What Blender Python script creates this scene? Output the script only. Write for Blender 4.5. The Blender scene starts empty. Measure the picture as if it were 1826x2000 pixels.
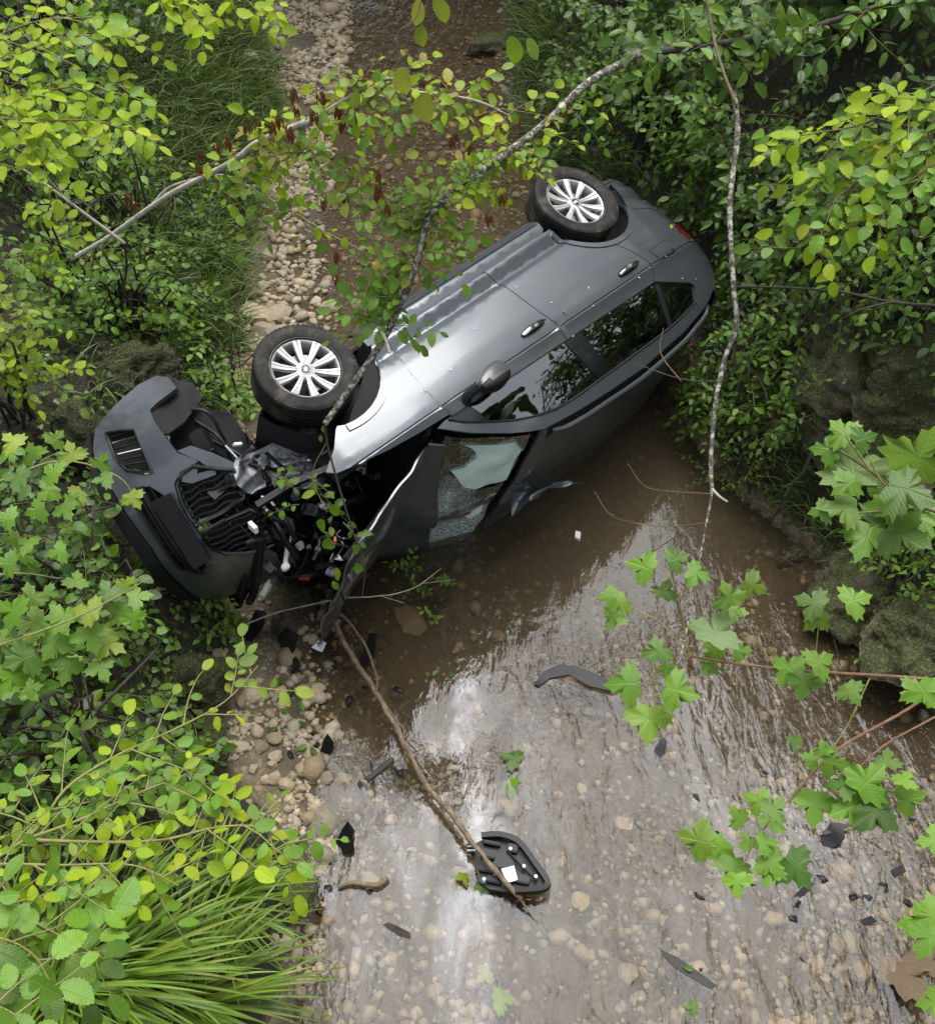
import bpy, bmesh, math, random
import numpy as np
from mathutils import Vector, Matrix, geometry, noise

random.seed(7); np.random.seed(7)
S = bpy.context.scene
COL = S.collection
H = 5.85                                   # camera height above the stream
rad = math.radians

# ------------------------------------------------------------------ camera
cam = bpy.data.cameras.new('camera')
cam.sensor_fit = 'VERTICAL'; cam.sensor_height = 24.0; cam.sensor_width = 24.0
cam.lens = 24.0; cam.clip_start = 0.05; cam.clip_end = 400.0
camo = bpy.data.objects.new('camera', cam); COL.objects.link(camo)
PITCH = 50.0
camo.location = (0, 0, H); camo.rotation_euler = (rad(90 - PITCH), 0, 0)
S.camera = camo

# ------------------------------------------------------------------ sky, sun, exposure
SUN_EL, SUN_AZ = 70.0, 8.0               # azimuth measured from +Y towards +X
w = bpy.data.worlds.new('World'); S.world = w; w.use_nodes = True
nt = w.node_tree; nt.nodes.clear()
sky = nt.nodes.new('ShaderNodeTexSky'); sky.sky_type = 'NISHITA'; sky.sun_disc = False
sky.sun_elevation = rad(SUN_EL); sky.sun_rotation = rad(SUN_AZ)
sky.air_density = 1.0; sky.dust_density = 2.5; sky.ozone_density = 1.0
hs = nt.nodes.new('ShaderNodeHueSaturation'); hs.inputs['Saturation'].default_value = 0.28
bg = nt.nodes.new('ShaderNodeBackground'); bg.inputs['Strength'].default_value = 0.10
wo = nt.nodes.new('ShaderNodeOutputWorld')
nt.links.new(sky.outputs[0], hs.inputs['Color']); nt.links.new(hs.outputs[0], bg.inputs[0]); nt.links.new(bg.outputs[0], wo.inputs[0])
sl = bpy.data.lights.new('sun', 'SUN'); sl.energy = 1.5; sl.angle = rad(50); sl.color = (1.0, .98, .95)
so = bpy.data.objects.new('sun', sl); COL.objects.link(so)
sd = Vector((math.sin(rad(SUN_AZ)) * math.cos(rad(SUN_EL)), math.cos(rad(SUN_AZ)) * math.cos(rad(SUN_EL)), math.sin(rad(SUN_EL))))
so.rotation_euler = (-sd).to_track_quat('-Z', 'Y').to_euler()
S.view_settings.view_transform = 'Standard'; S.view_settings.look = 'None'
S.view_settings.exposure = 1.75; S.view_settings.gamma = 1.0
S.view_settings.use_curve_mapping = False
S.render.engine = 'CYCLES'
S.cycles.max_bounces = 8; S.cycles.transparent_max_bounces = 16

# ------------------------------------------------------------------ helpers
_sp, _cp = math.sin(rad(PITCH)), math.cos(rad(PITCH))
def ray(u, v):
    """direction of the sight line through a point of the photograph (1826 x 2000)"""
    a, b = (u - 913) / 2000., (v - 1000) / 2000.
    return Vector((a, -_sp * b + _cp, -_cp * b - _sp)).normalized()
def at(u, v, d):
    return Vector((0, 0, H)) + ray(u, v) * d
def on(u, v, z=0.):
    r = ray(u, v); return Vector((0, 0, H)) + r * ((z - H) / r.z)

def tag(o, label=None, cat=None, group=None, kind=None):
    if label: o['label'] = label
    if cat: o['category'] = cat
    if group: o['group'] = group
    if kind: o['kind'] = kind
    return o
def empty(name, loc=(0, 0, 0), label=None, cat=None, group=None):
    o = bpy.data.objects.new(name, None); COL.objects.link(o); o.location = loc
    o.empty_display_size = .1
    return tag(o, label, cat, group)
def link(name, me, parent=None, mat=None):
    o = bpy.data.objects.new(name, me); COL.objects.link(o)
    if parent: o.parent = parent
    if mat and not me.materials: me.materials.append(mat)
    return o
def mesh(name, verts, faces, smooth=True):
    me = bpy.data.meshes.new(name)
    me.from_pydata([tuple(v) for v in verts], [], [tuple(f) for f in faces])
    if smooth: me.polygons.foreach_set('use_smooth', [True] * len(me.polygons))
    me.update(); return me
def tri_mesh(name, V, F, smooth=True):
    """fast mesh from numpy arrays of vertices and triangles"""
    V = np.asarray(V, np.float32); F = np.asarray(F, np.int32)
    me = bpy.data.meshes.new(name)
    me.vertices.add(len(V)); me.vertices.foreach_set('co', V.ravel())
    me.loops.add(F.size); me.loops.foreach_set('vertex_index', F.ravel())
    me.polygons.add(len(F)); me.polygons.foreach_set('loop_start', np.arange(0, F.size, 3, dtype=np.int32))
    me.polygons.foreach_set('use_smooth', np.full(len(F), smooth))
    me.update(calc_edges=True); me.validate(); return me

def frames(pts):
    P = [Vector(p) for p in pts]; T = []
    for i in range(len(P)):
        a = P[max(i - 1, 0)]; b = P[min(i + 1, len(P) - 1)]
        t = (b - a); T.append(t.normalized() if t.length > 1e-9 else Vector((0, 0, 1)))
    u = T[0].orthogonal().normalized(); U = []
    for t in T:
        u = (u - t * u.dot(t)); u = u.normalized() if u.length > 1e-6 else t.orthogonal().normalized(); U.append(u.copy())
    return P, T, U
def tube_geo(pts, r0, r1=None, n=6, cap=True, rr=None):
    r1 = r0 if r1 is None else r1
    P, T, U = frames(pts); V = []; F = []
    m = len(P)
    for i in range(m):
        r = rr[i] if rr else r0 + (r1 - r0) * i / max(m - 1, 1)
        w_ = T[i].cross(U[i])
        for k in range(n):
            a = 2 * math.pi * k / n
            V.append(P[i] + (U[i] * math.cos(a) + w_ * math.sin(a)) * r)
    for i in range(m - 1):
        for k in range(n):
            k2 = (k + 1) % n
            F.append((i * n + k, i * n + k2, (i + 1) * n + k2, (i + 1) * n + k))
    if cap:
        F.append(tuple(range(n - 1, -1, -1))); F.append(tuple((m - 1) * n + k for k in range(n)))
    return V, F
class Geo:
    def __init__(s): s.V = []; s.F = []
    def add(s, VF):
        o = len(s.V); s.V += [Vector(v) for v in VF[0]]; s.F += [tuple(i + o for i in f) for f in VF[1]]; return s
    def tube(s, *a, **k): return s.add(tube_geo(*a, **k))
    def box(s, c, sz, rot=None, bev=0):
        bm = bmesh.new(); bmesh.ops.create_cube(bm, size=1.0)
        for v in bm.verts: v.co = Vector((v.co.x * sz[0], v.co.y * sz[1], v.co.z * sz[2]))
        if bev: bmesh.ops.bevel(bm, geom=bm.edges[:], offset=bev, segments=2, affect='EDGES')
        M_ = rot.to_matrix() if rot is not None and hasattr(rot, 'to_matrix') else (rot or Matrix.Identity(3))
        bm.verts.index_update()
        r = s.add(([M_ @ v.co + Vector(c) for v in bm.verts], [[v.index for v in f.verts] for f in bm.faces])); bm.free(); return r
    def build(s, name, mat, parent=None, smooth=True, sharp=35):
        me = mesh(name, s.V, s.F, smooth)
        if smooth and sharp: me.set_sharp_from_angle(angle=rad(sharp))
        return link(name, me, parent, mat)
def smooth_poly(pts, n=6):
    """Catmull-Rom through points"""
    P = [Vector(p) for p in pts]
    if len(P) < 3: return [P[0].lerp(P[-1], i / n) for i in range(n + 1)]
    P = [2 * P[0] - P[1]] + P + [2 * P[-1] - P[-2]]; out = []
    for i in range(1, len(P) - 2):
        for k in range(n):
            t = k / n; a, b, c, d = P[i - 1], P[i], P[i + 1], P[i + 2]
            out.append(.5 * ((2 * b) + (-a + c) * t + (2 * a - 5 * b + 4 * c - d) * t * t + (-a + 3 * b - 3 * c + d) * t ** 3))
    out.append(P[-2]); return out
def inpoly(x, y, poly):
    c = False; j = len(poly) - 1
    for i in range(len(poly)):
        xi, yi = poly[i][0], poly[i][1]; xj, yj = poly[j][0], poly[j][1]
        if (yi > y) != (yj > y) and x < (xj - xi) * (y - yi) / (yj - yi + 1e-12) + xi: c = not c
        j = i
    return c
def densify(poly, step):
    out = []
    for i in range(len(poly)):
        a = Vector(poly[i][:2]); b = Vector(poly[(i + 1) % len(poly)][:2])
        n = max(1, int(math.ceil((b - a).length / step)))
        for k in range(n): out.append(a.lerp(b, k / n))
    return out
def patch_geo(poly, surf, outward, step=.04, thick=.016, holes=(), rnd=.003, nudge=0., creases=()):
    """a sheet-metal panel: polygon in the surface's own coordinates, laid on surf(a,b), edges folded inwards"""
    loops = [densify(poly, step)] + [densify(h, step) for h in holes]
    verts = []; edges = []
    for lp in loops:
        o = len(verts); verts += lp
        edges += [(o + i, o + (i + 1) % len(lp)) for i in range(len(lp))]
    nb0 = len(verts)
    xs = [p[0] for p in loops[0]]; ys = [p[1] for p in loops[0]]
    B = np.array([[v[0], v[1]] for v in verts])
    for cl in creases:
        prev = None
        for p in cl:
            ok = inpoly(p[0], p[1], loops[0]) and np.min((B[:nb0, 0] - p[0]) ** 2 + (B[:nb0, 1] - p[1]) ** 2) > (step * .25) ** 2
            if ok:
                verts.append(Vector(p))
                if prev is not None: edges.append((prev, len(verts) - 1))
                prev = len(verts) - 1
            else: prev = None
    B = np.array([[v[0], v[1]] for v in verts])
    gx = np.arange(min(xs) + step * .5, max(xs), step); gy = np.arange(min(ys) + step * .5, max(ys), step)
    for i, x in enumerate(gx):
        for y in gy:
            yy = y + (step * .5 if i % 2 else 0)
            if not inpoly(x, yy, loops[0]): continue
            if any(inpoly(x, yy, h) for h in loops[1:]): continue
            if np.min((B[:, 0] - x) ** 2 + (B[:, 1] - yy) ** 2) < (step * .45) ** 2: continue
            verts.append(Vector((x, yy)))
    r = geometry.delaunay_2d_cdt([Vector((v[0], v[1])) for v in verts], edges, [], 0, 1e-6)
    rv, rf = r[0], r[2]
    orig = r[3]
    tris = []
    for f in rf:
        cx = sum(rv[i][0] for i in f) / len(f); cy = sum(rv[i][1] for i in f) / len(f)
        if inpoly(cx, cy, loops[0]) and not any(inpoly(cx, cy, h) for h in loops[1:]): tris.append(list(f))
    used = sorted({i for t in tris for i in t}); mp = {i: k for k, i in enumerate(used)}
    ab = [rv[i] for i in used]; tris = [[mp[i] for i in t] for t in tris]
    out = Vector(outward); V = []; N = []
    e = 1e-3
    for p in ab:
        s0 = Vector(surf(p[0], p[1])); n = (Vector(surf(p[0] + e, p[1])) - s0).cross(Vector(surf(p[0], p[1] + e)) - s0)
        n = n.normalized() if n.length > 1e-12 else out.copy()
        if n.dot(out) < 0: n = -n
        V.append(s0 + n * nudge); N.append(n)
    F = []
    for t in tris:
        a, b, c = V[t[0]], V[t[1]], V[t[2]]
        F.append(t if (b - a).cross(c - a).dot(out) > 0 else t[::-1])
    # boundary skirt
    ec = {}
    for t in F:
        for k in range(3): ec[(t[k], t[(k + 1) % 3])] = 1
    bnd = [(a, b) for (a, b) in ec if (b, a) not in ec]
    if thick:
        r1 = {}; r2 = {}
        for a, b in bnd:
            for i in (a, b):
                if i in r1: continue
                r1[i] = len(V); V.append(V[i] - N[i] * rnd); r2[i] = len(V); V.append(V[i] - N[i] * thick)
        for a, b in bnd:
            F.append([b, a, r1[a], r1[b]]); F.append([r1[b], r1[a], r2[a], r2[b]])
    return V, F
def panel(name, mat, parent, poly, surf, outward, **k):
    me = mesh(name, *patch_geo(poly, surf, outward, **k)); me.set_sharp_from_angle(angle=rad(50))
    return link(name, me, parent, mat)

# ------------------------------------------------------------------ materials
def newmat(name):
    m = bpy.data.materials.new(name); m.use_nodes = True
    n = m.node_tree.nodes; n.clear()
    out = n.new('ShaderNodeOutputMaterial')
    return m, m.node_tree, out
def N(t, ty, **k):
    n = t.nodes.new(ty)
    for a, b in k.items():
        if a.startswith('i_'): n.inputs[a[2:].replace('_', ' ')].default_value = b
        else: setattr(n, a, b)
    return n
def L(t, a, b): t.links.new(a, b)
def ramp(t, fac, stops, interp='LINEAR'):
    r = N(t, 'ShaderNodeValToRGB'); r.color_ramp.interpolation = interp
    e = r.color_ramp.elements
    while len(e) < len(stops): e.new(.5)
    for i, (p, c) in enumerate(stops):
        e[i].position = p; e[i].color = (*c, 1) if len(c) == 3 else c
    if fac is not None: L(t, fac, r.inputs[0])
    return r
def noise_n(t, vec, scale, detail=4, rough=.55, dist=0.):
    n = N(t, 'ShaderNodeTexNoise'); n.inputs['Scale'].default_value = scale; n.inputs['Detail'].default_value = detail
    n.inputs['Roughness'].default_value = rough; n.inputs['Distortion'].default_value = dist
    if vec is not None: L(t, vec, n.inputs['Vector'])
    return n
def math_n(t, op, a, b=None, clamp=False):
    n = N(t, 'ShaderNodeMath', operation=op); n.use_clamp = clamp
    for i, x in enumerate((a, b)):
        if x is None: continue
        if isinstance(x, (int, float)): n.inputs[i].default_value = x
        else: L(t, x, n.inputs[i])
    return n.outputs[0]
def mixc(t, fac, a, b, blend='MIX'):
    n = N(t, 'ShaderNodeMix', data_type='RGBA', blend_type=blend)
    for i, x in ((0, fac), (6, a), (7, b)):
        if isinstance(x, (int, float)): n.inputs[i].default_value = x
        elif isinstance(x, tuple): n.inputs[i].default_value = (*x, 1) if len(x) == 3 else x
        else: L(t, x, n.inputs[i])
    return n.outputs[2]
def bump(t, h, strength=.3, dist=.02, normal=None):
    b = N(t, 'ShaderNodeBump'); b.inputs['Strength'].default_value = strength; b.inputs['Distance'].default_value = dist
    L(t, h, b.inputs['Height'])
    if normal is not None: L(t, normal, b.inputs['Normal'])
    return b.outputs[0]
def simple(name, col, rough=.5, metal=0., coat=0., spec=.5, var=.12, scale=30., bmp=0.):
    m, t, out = newmat(name)
    p = N(t, 'ShaderNodeBsdfPrincipled'); tc = N(t, 'ShaderNodeTexCoord')
    nz = noise_n(t, tc.outputs['Object'], scale, 5)
    lo = tuple(max(0, c * (1 - var)) for c in col); hi = tuple(min(1, c * (1 + var)) for c in col)
    r = ramp(t, nz.outputs[0], [(.3, lo), (.7, hi)]); L(t, r.outputs[0], p.inputs['Base Color'])
    p.inputs['Roughness'].default_value = rough; p.inputs['Metallic'].default_value = metal
    p.inputs['Coat Weight'].default_value = coat; p.inputs['Coat Roughness'].default_value = .06
    p.inputs['Specular IOR Level'].default_value = spec
    if bmp: L(t, bump(t, nz.outputs[0], bmp, .01), p.inputs['Normal'])
    L(t, p.outputs[0], out.inputs[0]); return m

def paint_mat(name, col):
    m, t, out = newmat(name)
    p = N(t, 'ShaderNodeBsdfPrincipled'); tc = N(t, 'ShaderNodeTexCoord')
    fl = noise_n(t, tc.outputs['Object'], 900, 2)
    n2 = noise_n(t, tc.outputs['Object'], 7, 5, .6)
    c1 = mixc(t, fl.outputs[0], tuple(c * .8 for c in col), tuple(c * 1.2 for c in col))
    n5 = noise_n(t, tc.outputs['Object'], 2.3, 8, .72); dirt = ramp(t, math_n(t, 'ADD', math_n(t, 'MULTIPLY', n2.outputs[0], .5), math_n(t, 'MULTIPLY', n5.outputs[0], .5)), [(.50, (0, 0, 0)), (.66, (1, 1, 1))])
    c2 = mixc(t, math_n(t, 'MULTIPLY', dirt.outputs[0], .38), c1, (.10, .09, .07))
    ms = N(t, 'ShaderNodeMapping'); ms.inputs['Scale'].default_value = (.6, 9., 14.); ms.inputs['Rotation'].default_value = (0, rad(12), 0); L(t, tc.outputs['Object'], ms.inputs[0])
    sc_ = noise_n(t, ms.outputs[0], 7, 3, .5); zo = noise_n(t, tc.outputs['Object'], 1.7, 3, .5)
    s1 = ramp(t, sc_.outputs[0], [(.635, (0, 0, 0)), (.66, (1, 1, 1))]); s2 = ramp(t, zo.outputs[0], [(.52, (0, 0, 0)), (.62, (1, 1, 1))])
    c2 = mixc(t, math_n(t, 'MULTIPLY', math_n(t, 'MULTIPLY', s1.outputs[0], s2.outputs[0]), .30), c2, (.20, .20, .19))
    sp_ = noise_n(t, tc.outputs['Object'], 55, 3, .6); s3 = ramp(t, sp_.outputs[0], [(.66, (0, 0, 0)), (.70, (1, 1, 1))]); s4 = ramp(t, n5.outputs[0], [(.48, (0, 0, 0)), (.6, (1, 1, 1))])
    c2 = mixc(t, math_n(t, 'MULTIPLY', math_n(t, 'MULTIPLY', s3.outputs[0], s4.outputs[0]), .7), c2, (.09, .07, .045))
    L(t, c2, p.inputs['Base Color']); p.inputs['Metallic'].default_value = .62
    r = math_n(t, 'MULTIPLY_ADD', n2.outputs[0], .10); t.nodes[-1].inputs[2].default_value = .33
    L(t, r, p.inputs['Roughness'])
    p.inputs['Coat Weight'].default_value = .85; p.inputs['Coat Roughness'].default_value = .10
    n3 = noise_n(t, tc.outputs['Object'], 3.0, 2)
    L(t, bump(t, n3.outputs[0], .06, .02), p.inputs['Normal'])
    L(t, p.outputs[0], out.inputs[0]); return m
PAINT = paint_mat('grey_metallic_paint', (.082, .093, .106))
BLACK = simple('black_plastic', (.008, .008, .009), .50, spec=.3, var=.3, scale=60, bmp=.15)
GLOSSBLACK = simple('gloss_black', (.005, .005, .006), .18, coat=.25)
LINER = simple('felt_liner', (.005, .005, .006), .85, var=.4, scale=120, bmp=.5)
DARK = simple('interior_black', (.006, .006, .007), .9)
ALLOY = simple('silver_alloy', (.50, .495, .48), .38, metal=.5, coat=.2, var=.14, scale=22)
STEEL = simple('bare_steel', (.13, .135, .15), .42, metal=.8, var=.35, scale=25, bmp=.2)
DULLMETAL = simple('cast_aluminium', (.12, .125, .135), .42, metal=.6, var=.4, scale=40, bmp=.3)
CHROME = simple('chrome', (.75, .76, .78), .12, metal=1., var=.03)
RED = simple('red_lens', (.16, .006, .008), .12, coat=.8)
WHITEP = simple('white_plastic', (.62, .63, .62), .45)
AIRBAG = simple('airbag_cloth', (.55, .70, .64), .8, var=.08, scale=18, bmp=.35)
FABRIC = simple('seat_fabric', (.035, .045, .047), .9, var=.3, scale=90, bmp=.4)
PAPER = simple('label_paper', (.70, .73, .76), .6, var=.06, scale=50)
ORANGE = simple('orange_label', (.55, .10, .05), .5)
BLUE = simple('badge_blue', (.03, .10, .32), .3)

def rubber():
    m, t, out = newmat('tyre_rubber')
    p = N(t, 'ShaderNodeBsdfPrincipled'); tc = N(t, 'ShaderNodeTexCoord')
    n1 = noise_n(t, tc.outputs['Object'], 6, 6, .65); n2 = noise_n(t, tc.outputs['Object'], 60, 4)
    r = ramp(t, n1.outputs[0], [(.42, (.007, .007, .008)), (.52, (.016, .015, .013)), (.64, (.065, .054, .038))])
    L(t, r.outputs[0], p.inputs['Base Color']); p.inputs['Roughness'].default_value = .68; p.inputs['Specular IOR Level'].default_value = .25
    L(t, bump(t, n2.outputs[0], .25, .006), p.inputs['Normal']); L(t, p.outputs[0], out.inputs[0]); return m
RUBBER = rubber()
def glass_mat(name, tint, cracks=0.):
    m, t, out = newmat(name)
    tr = N(t, 'ShaderNodeBsdfTransparent'); tr.inputs[0].default_value = (*tint, 1)
    gl = N(t, 'ShaderNodeBsdfGlossy'); gl.inputs['Roughness'].default_value = .015; gl.inputs[0].default_value = (.95, 1, 1, 1)
    fr = N(t, 'ShaderNodeFresnel'); fr.inputs[0].default_value = 1.52
    tc = N(t, 'ShaderNodeTexCoord')
    nz = noise_n(t, tc.outputs['Object'], 2.2, 2)
    nrm = bump(t, nz.outputs[0], .05, .05)
    L(t, nrm, gl.inputs['Normal']); L(t, nrm, fr.inputs['Normal'])
    fac = math_n(t, 'MULTIPLY', fr.outputs[0], 3.4, True)
    mx = N(t, 'ShaderNodeMixShader'); L(t, fac, mx.inputs[0]); L(t, tr.outputs[0], mx.inputs[1]); L(t, gl.outputs[0], mx.inputs[2])
    last = mx.outputs[0]
    if cracks:
        mp = N(t, 'ShaderNodeMapping'); L(t, tc.outputs['Object'], mp.inputs[0])
        wp = noise_n(t, tc.outputs['Object'], 5, 3)
        add = N(t, 'ShaderNodeVectorMath', operation='ADD'); sc = N(t, 'ShaderNodeVectorMath', operation='SCALE'); sc.inputs['Scale'].default_value = .10
        L(t, wp.outputs['Color'], sc.inputs[0]); L(t, mp.outputs[0], add.inputs[0]); L(t, sc.outputs[0], add.inputs[1])
        st = N(t, 'ShaderNodeMapping'); st.inputs['Scale'].default_value = (1.0, .42, 1.0); st.inputs['Rotation'].default_value = (0, 0, rad(28)); L(t, add.outputs[0], st.inputs[0])
        fine = N(t, 'ShaderNodeTexVoronoi', feature='DISTANCE_TO_EDGE'); fine.inputs['Scale'].default_value = 60; L(t, st.outputs[0], fine.inputs['Vector'])
        big = N(t, 'ShaderNodeTexVoronoi', feature='DISTANCE_TO_EDGE'); big.inputs['Scale'].default_value = 16; L(t, st.outputs[0], big.inputs['Vector'])
        zone = noise_n(t, tc.outputs['Object'], 3.0, 3)
        sy = N(t, 'ShaderNodeSeparateXYZ'); L(t, tc.outputs['Object'], sy.inputs[0])
        zf = math_n(t, 'ADD', zone.outputs[0], math_n(t, 'MULTIPLY', sy.outputs[1], .35))
        zr = ramp(t, zf, [(.42, (0, 0, 0)), (.70, (1, 1, 1))])
        l1 = ramp(t, fine.outputs[0], [(0, (1, 1, 1)), (.06, (0, 0, 0))]); l2 = ramp(t, big.outputs[0], [(0, (.45, .45, .45)), (.012, (0, 0, 0))])
        m1 = math_n(t, 'MULTIPLY', l1.outputs[0], zr.outputs[0])
        tot = math_n(t, 'MULTIPLY', math_n(t, 'MAXIMUM', m1, l2.outputs[0]), cracks, True)
        tot = math_n(t, 'ADD', tot, math_n(t, 'MULTIPLY', zr.outputs[0], .16 * cracks), True)
        d = N(t, 'ShaderNodeBsdfDiffuse'); d.inputs[0].default_value = (.66, .82, .79, 1)
        m2 = N(t, 'ShaderNodeMixShader'); L(t, tot, m2.inputs[0]); L(t, last, m2.inputs[1]); L(t, d.outputs[0], m2.inputs[2]); last = m2.outputs[0]
    L(t, last, out.inputs[0]); return m
GLASS = glass_mat('tinted_glass', (.30, .50, .46))
CRACKED = glass_mat('cracked_glass', (.6, .75, .72), 1.25)

def leaf_mat(name, cols, trans=.35, rough=.42, var_v=.35, vein=9.):
    """cols: list of albedo colours, picked per leaf"""
    m, t, out = newmat(name)
    oi = N(t, 'ShaderNodeObjectInfo'); ge = N(t, 'ShaderNodeNewGeometry'); tc = N(t, 'ShaderNodeTexCoord')
    rnd = math_n(t, 'FRACT', math_n(t, 'ADD', oi.outputs['Random'], ge.outputs['Random Per Island']))
    c = ramp(t, rnd, [(i / (len(cols) - 1), cc) for i, cc in enumerate(cols)])
    r2 = math_n(t, 'FRACT', math_n(t, 'MULTIPLY', rnd, 17.31))
    hsv = N(t, 'ShaderNodeHueSaturation'); L(t, c.outputs[0], hsv.inputs['Color'])
    v = math_n(t, 'MULTIPLY_ADD', r2, var_v * 2); t.nodes[-1].inputs[2].default_value = 1 - var_v; L(t, v, hsv.inputs['Value'])
    nz = noise_n(t, tc.outputs['Object'], 40, 3)
    c2 = mixc(t, math_n(t, 'MULTIPLY', nz.outputs[0], .30), hsv.outputs[0], (.10, .085, .02))
    pale = mixc(t, .35, c2, (.20, .24, .13))
    cc = mixc(t, ge.outputs['Backfacing'], c2, pale)
    at_ = N(t, 'ShaderNodeAttribute', attribute_name='lv'); sv = N(t, 'ShaderNodeSeparateXYZ'); L(t, at_.outputs['Vector'], sv.inputs[0])
    ax = math_n(t, 'ABSOLUTE', sv.outputs[0])
    ph = math_n(t, 'MULTIPLY', math_n(t, 'SUBTRACT', sv.outputs[1], math_n(t, 'MULTIPLY', ax, .95)), 62.)
    sn = math_n(t, 'SINE', ph); ridge = math_n(t, 'POWER', math_n(t, 'MAXIMUM', sn, 0.), 4.)
    mid_ = ramp(t, ax, [(0, (1, 1, 1)), (.028, (0, 0, 0))])
    vv = math_n(t, 'MAXIMUM', math_n(t, 'MULTIPLY', ridge, .45), mid_.outputs[0])
    cc = mixc(t, math_n(t, 'MULTIPLY', vv, .35), cc, mixc(t, 1., cc, (1.6, 1.5, 1.3), 'MULTIPLY'))
    p = N(t, 'ShaderNodeBsdfPrincipled'); L(t, cc, p.inputs['Base Color']); p.inputs['Roughness'].default_value = rough
    p.inputs['Specular IOR Level'].default_value = .33
    tl = N(t, 'ShaderNodeBsdfTranslucent')
    ct = mixc(t, .5, cc, (.24, .40, .015)); 
    tm = N(t, 'ShaderNodeMix', data_type='RGBA', blend_type='MULTIPLY'); tm.inputs[0].default_value = 0.; L(t, ct, tm.inputs[6])
    L(t, tm.outputs[2], tl.inputs[0])
    nb = bump(t, math_n(t, 'SUBTRACT', math_n(t, 'MULTIPLY', nz.outputs[0], .5), vv), .30, .004); L(t, nb, p.inputs['Normal'])
    mx = N(t, 'ShaderNodeMixShader'); mx.inputs[0].default_value = trans
    L(t, p.outputs[0], mx.inputs[1]); L(t, tl.outputs[0], mx.inputs[2]); L(t, mx.outputs[0], out.inputs[0]); return m
LEAF_LIME = leaf_mat('lime_leaf', [(.32, .47, .014), (.39, .54, .018), (.25, .41, .014), (.46, .55, .024)], .54, .5, .18)
LEAF_MID = leaf_mat('mid_green_leaf', [(.05, .14, .010), (.085, .20, .012), (.038, .11, .012), (.125, .225, .015)], .34, .34, .3)
LEAF_DARK = leaf_mat('dark_green_leaf', [(.018, .062, .010), (.028, .085, .012), (.045, .11, .014), (.02, .06, .016)], .26, .3, .35)
LEAF_MAPLE = leaf_mat('maple_leaf', [(.085, .205, .015), (.13, .265, .02), (.10, .225, .022)], .36, .36, .22)
LEAF_MAPLEY = leaf_mat('yellow_maple_leaf', [(.14, .25, .02), (.10, .20, .02), (.22, .29, .025), (.13, .22, .04)], .40, .42, .2)
LEAF_IVY = leaf_mat('ivy_leaf', [(.03, .075, .02), (.05, .11, .024), (.075, .13, .025), (.028, .06, .026)], .2, .3, .4)
LEAF_AUT = leaf_mat('turning_leaf', [(.30, .30, .04), (.16, .22, .03), (.36, .24, .05), (.20, .25, .03)], .4, .5, .2)
LEAF_CANOPY = leaf_mat('canopy_leaf', [(.03, .07, .015), (.045, .09, .02), (.06, .11, .02)], .2, .5, .3)
GRASS = leaf_mat('grass_blade', [(.075, .16, .016), (.12, .22, .02), (.055, .13, .016), (.19, .24, .04)], .3, .42, .3, 2.)
GRASSD = leaf_mat('dark_grass_blade', [(.03, .075, .016), (.045, .10, .02), (.06, .11, .022)], .25, .45, .3, 2.)
SEED = leaf_mat('dry_red_seed', [(.09, .006, .007), (.13, .010, .010), (.06, .005, .006)], .1, .6, .2)

def bark(name, cols, scale=30., spot=None, bm=.6):
    m, t, out = newmat(name)
    p = N(t, 'ShaderNodeBsdfPrincipled'); tc = N(t, 'ShaderNodeTexCoord')
    n1 = noise_n(t, tc.outputs['Object'], scale, 6, .65)
    r = ramp(t, n1.outputs[0], [(.3, cols[0]), (.55, cols[1]), (.75, cols[2])])
    c = r.outputs[0]
    if spot:
        n2 = noise_n(t, tc.outputs['Object'], 32, 4, .7, .8)
        s = ramp(t, n2.outputs[0], [(.47, (0, 0, 0)), (.62, (.85, .85, .85))]); c = mixc(t, s.outputs[0], c, spot)
    L(t, c, p.inputs['Base Color']); p.inputs['Roughness'].default_value = .85
    L(t, bump(t, n1.outputs[0], bm, .012), p.inputs['Normal']); L(t, p.outputs[0], out.inputs[0]); return m
BARK_LICHEN = bark('lichen_bark', [(.02, .017, .012), (.05, .042, .03), (.09, .075, .055)], 45, (.40, .39, .34))
BARK_PALE = bark('pale_bark', [(.22, .20, .15), (.36, .34, .28), (.50, .48, .42)], 25)
BARK_BROWN = bark('brown_bark', [(.05, .038, .022), (.12, .09, .05), (.20, .16, .10)], 35)
BARK_DARK = bark('dark_bark', [(.012, .010, .008), (.03, .024, .017), (.06, .05, .035)], 20)
TWIG_GREEN = bark('green_twig', [(.10, .11, .03), (.17, .17, .05), (.22, .16, .07)], 30)
TWIG_RED = bark('reddish_twig', [(.09, .045, .025), (.16, .09, .05), (.22, .14, .08)], 30)

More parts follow.
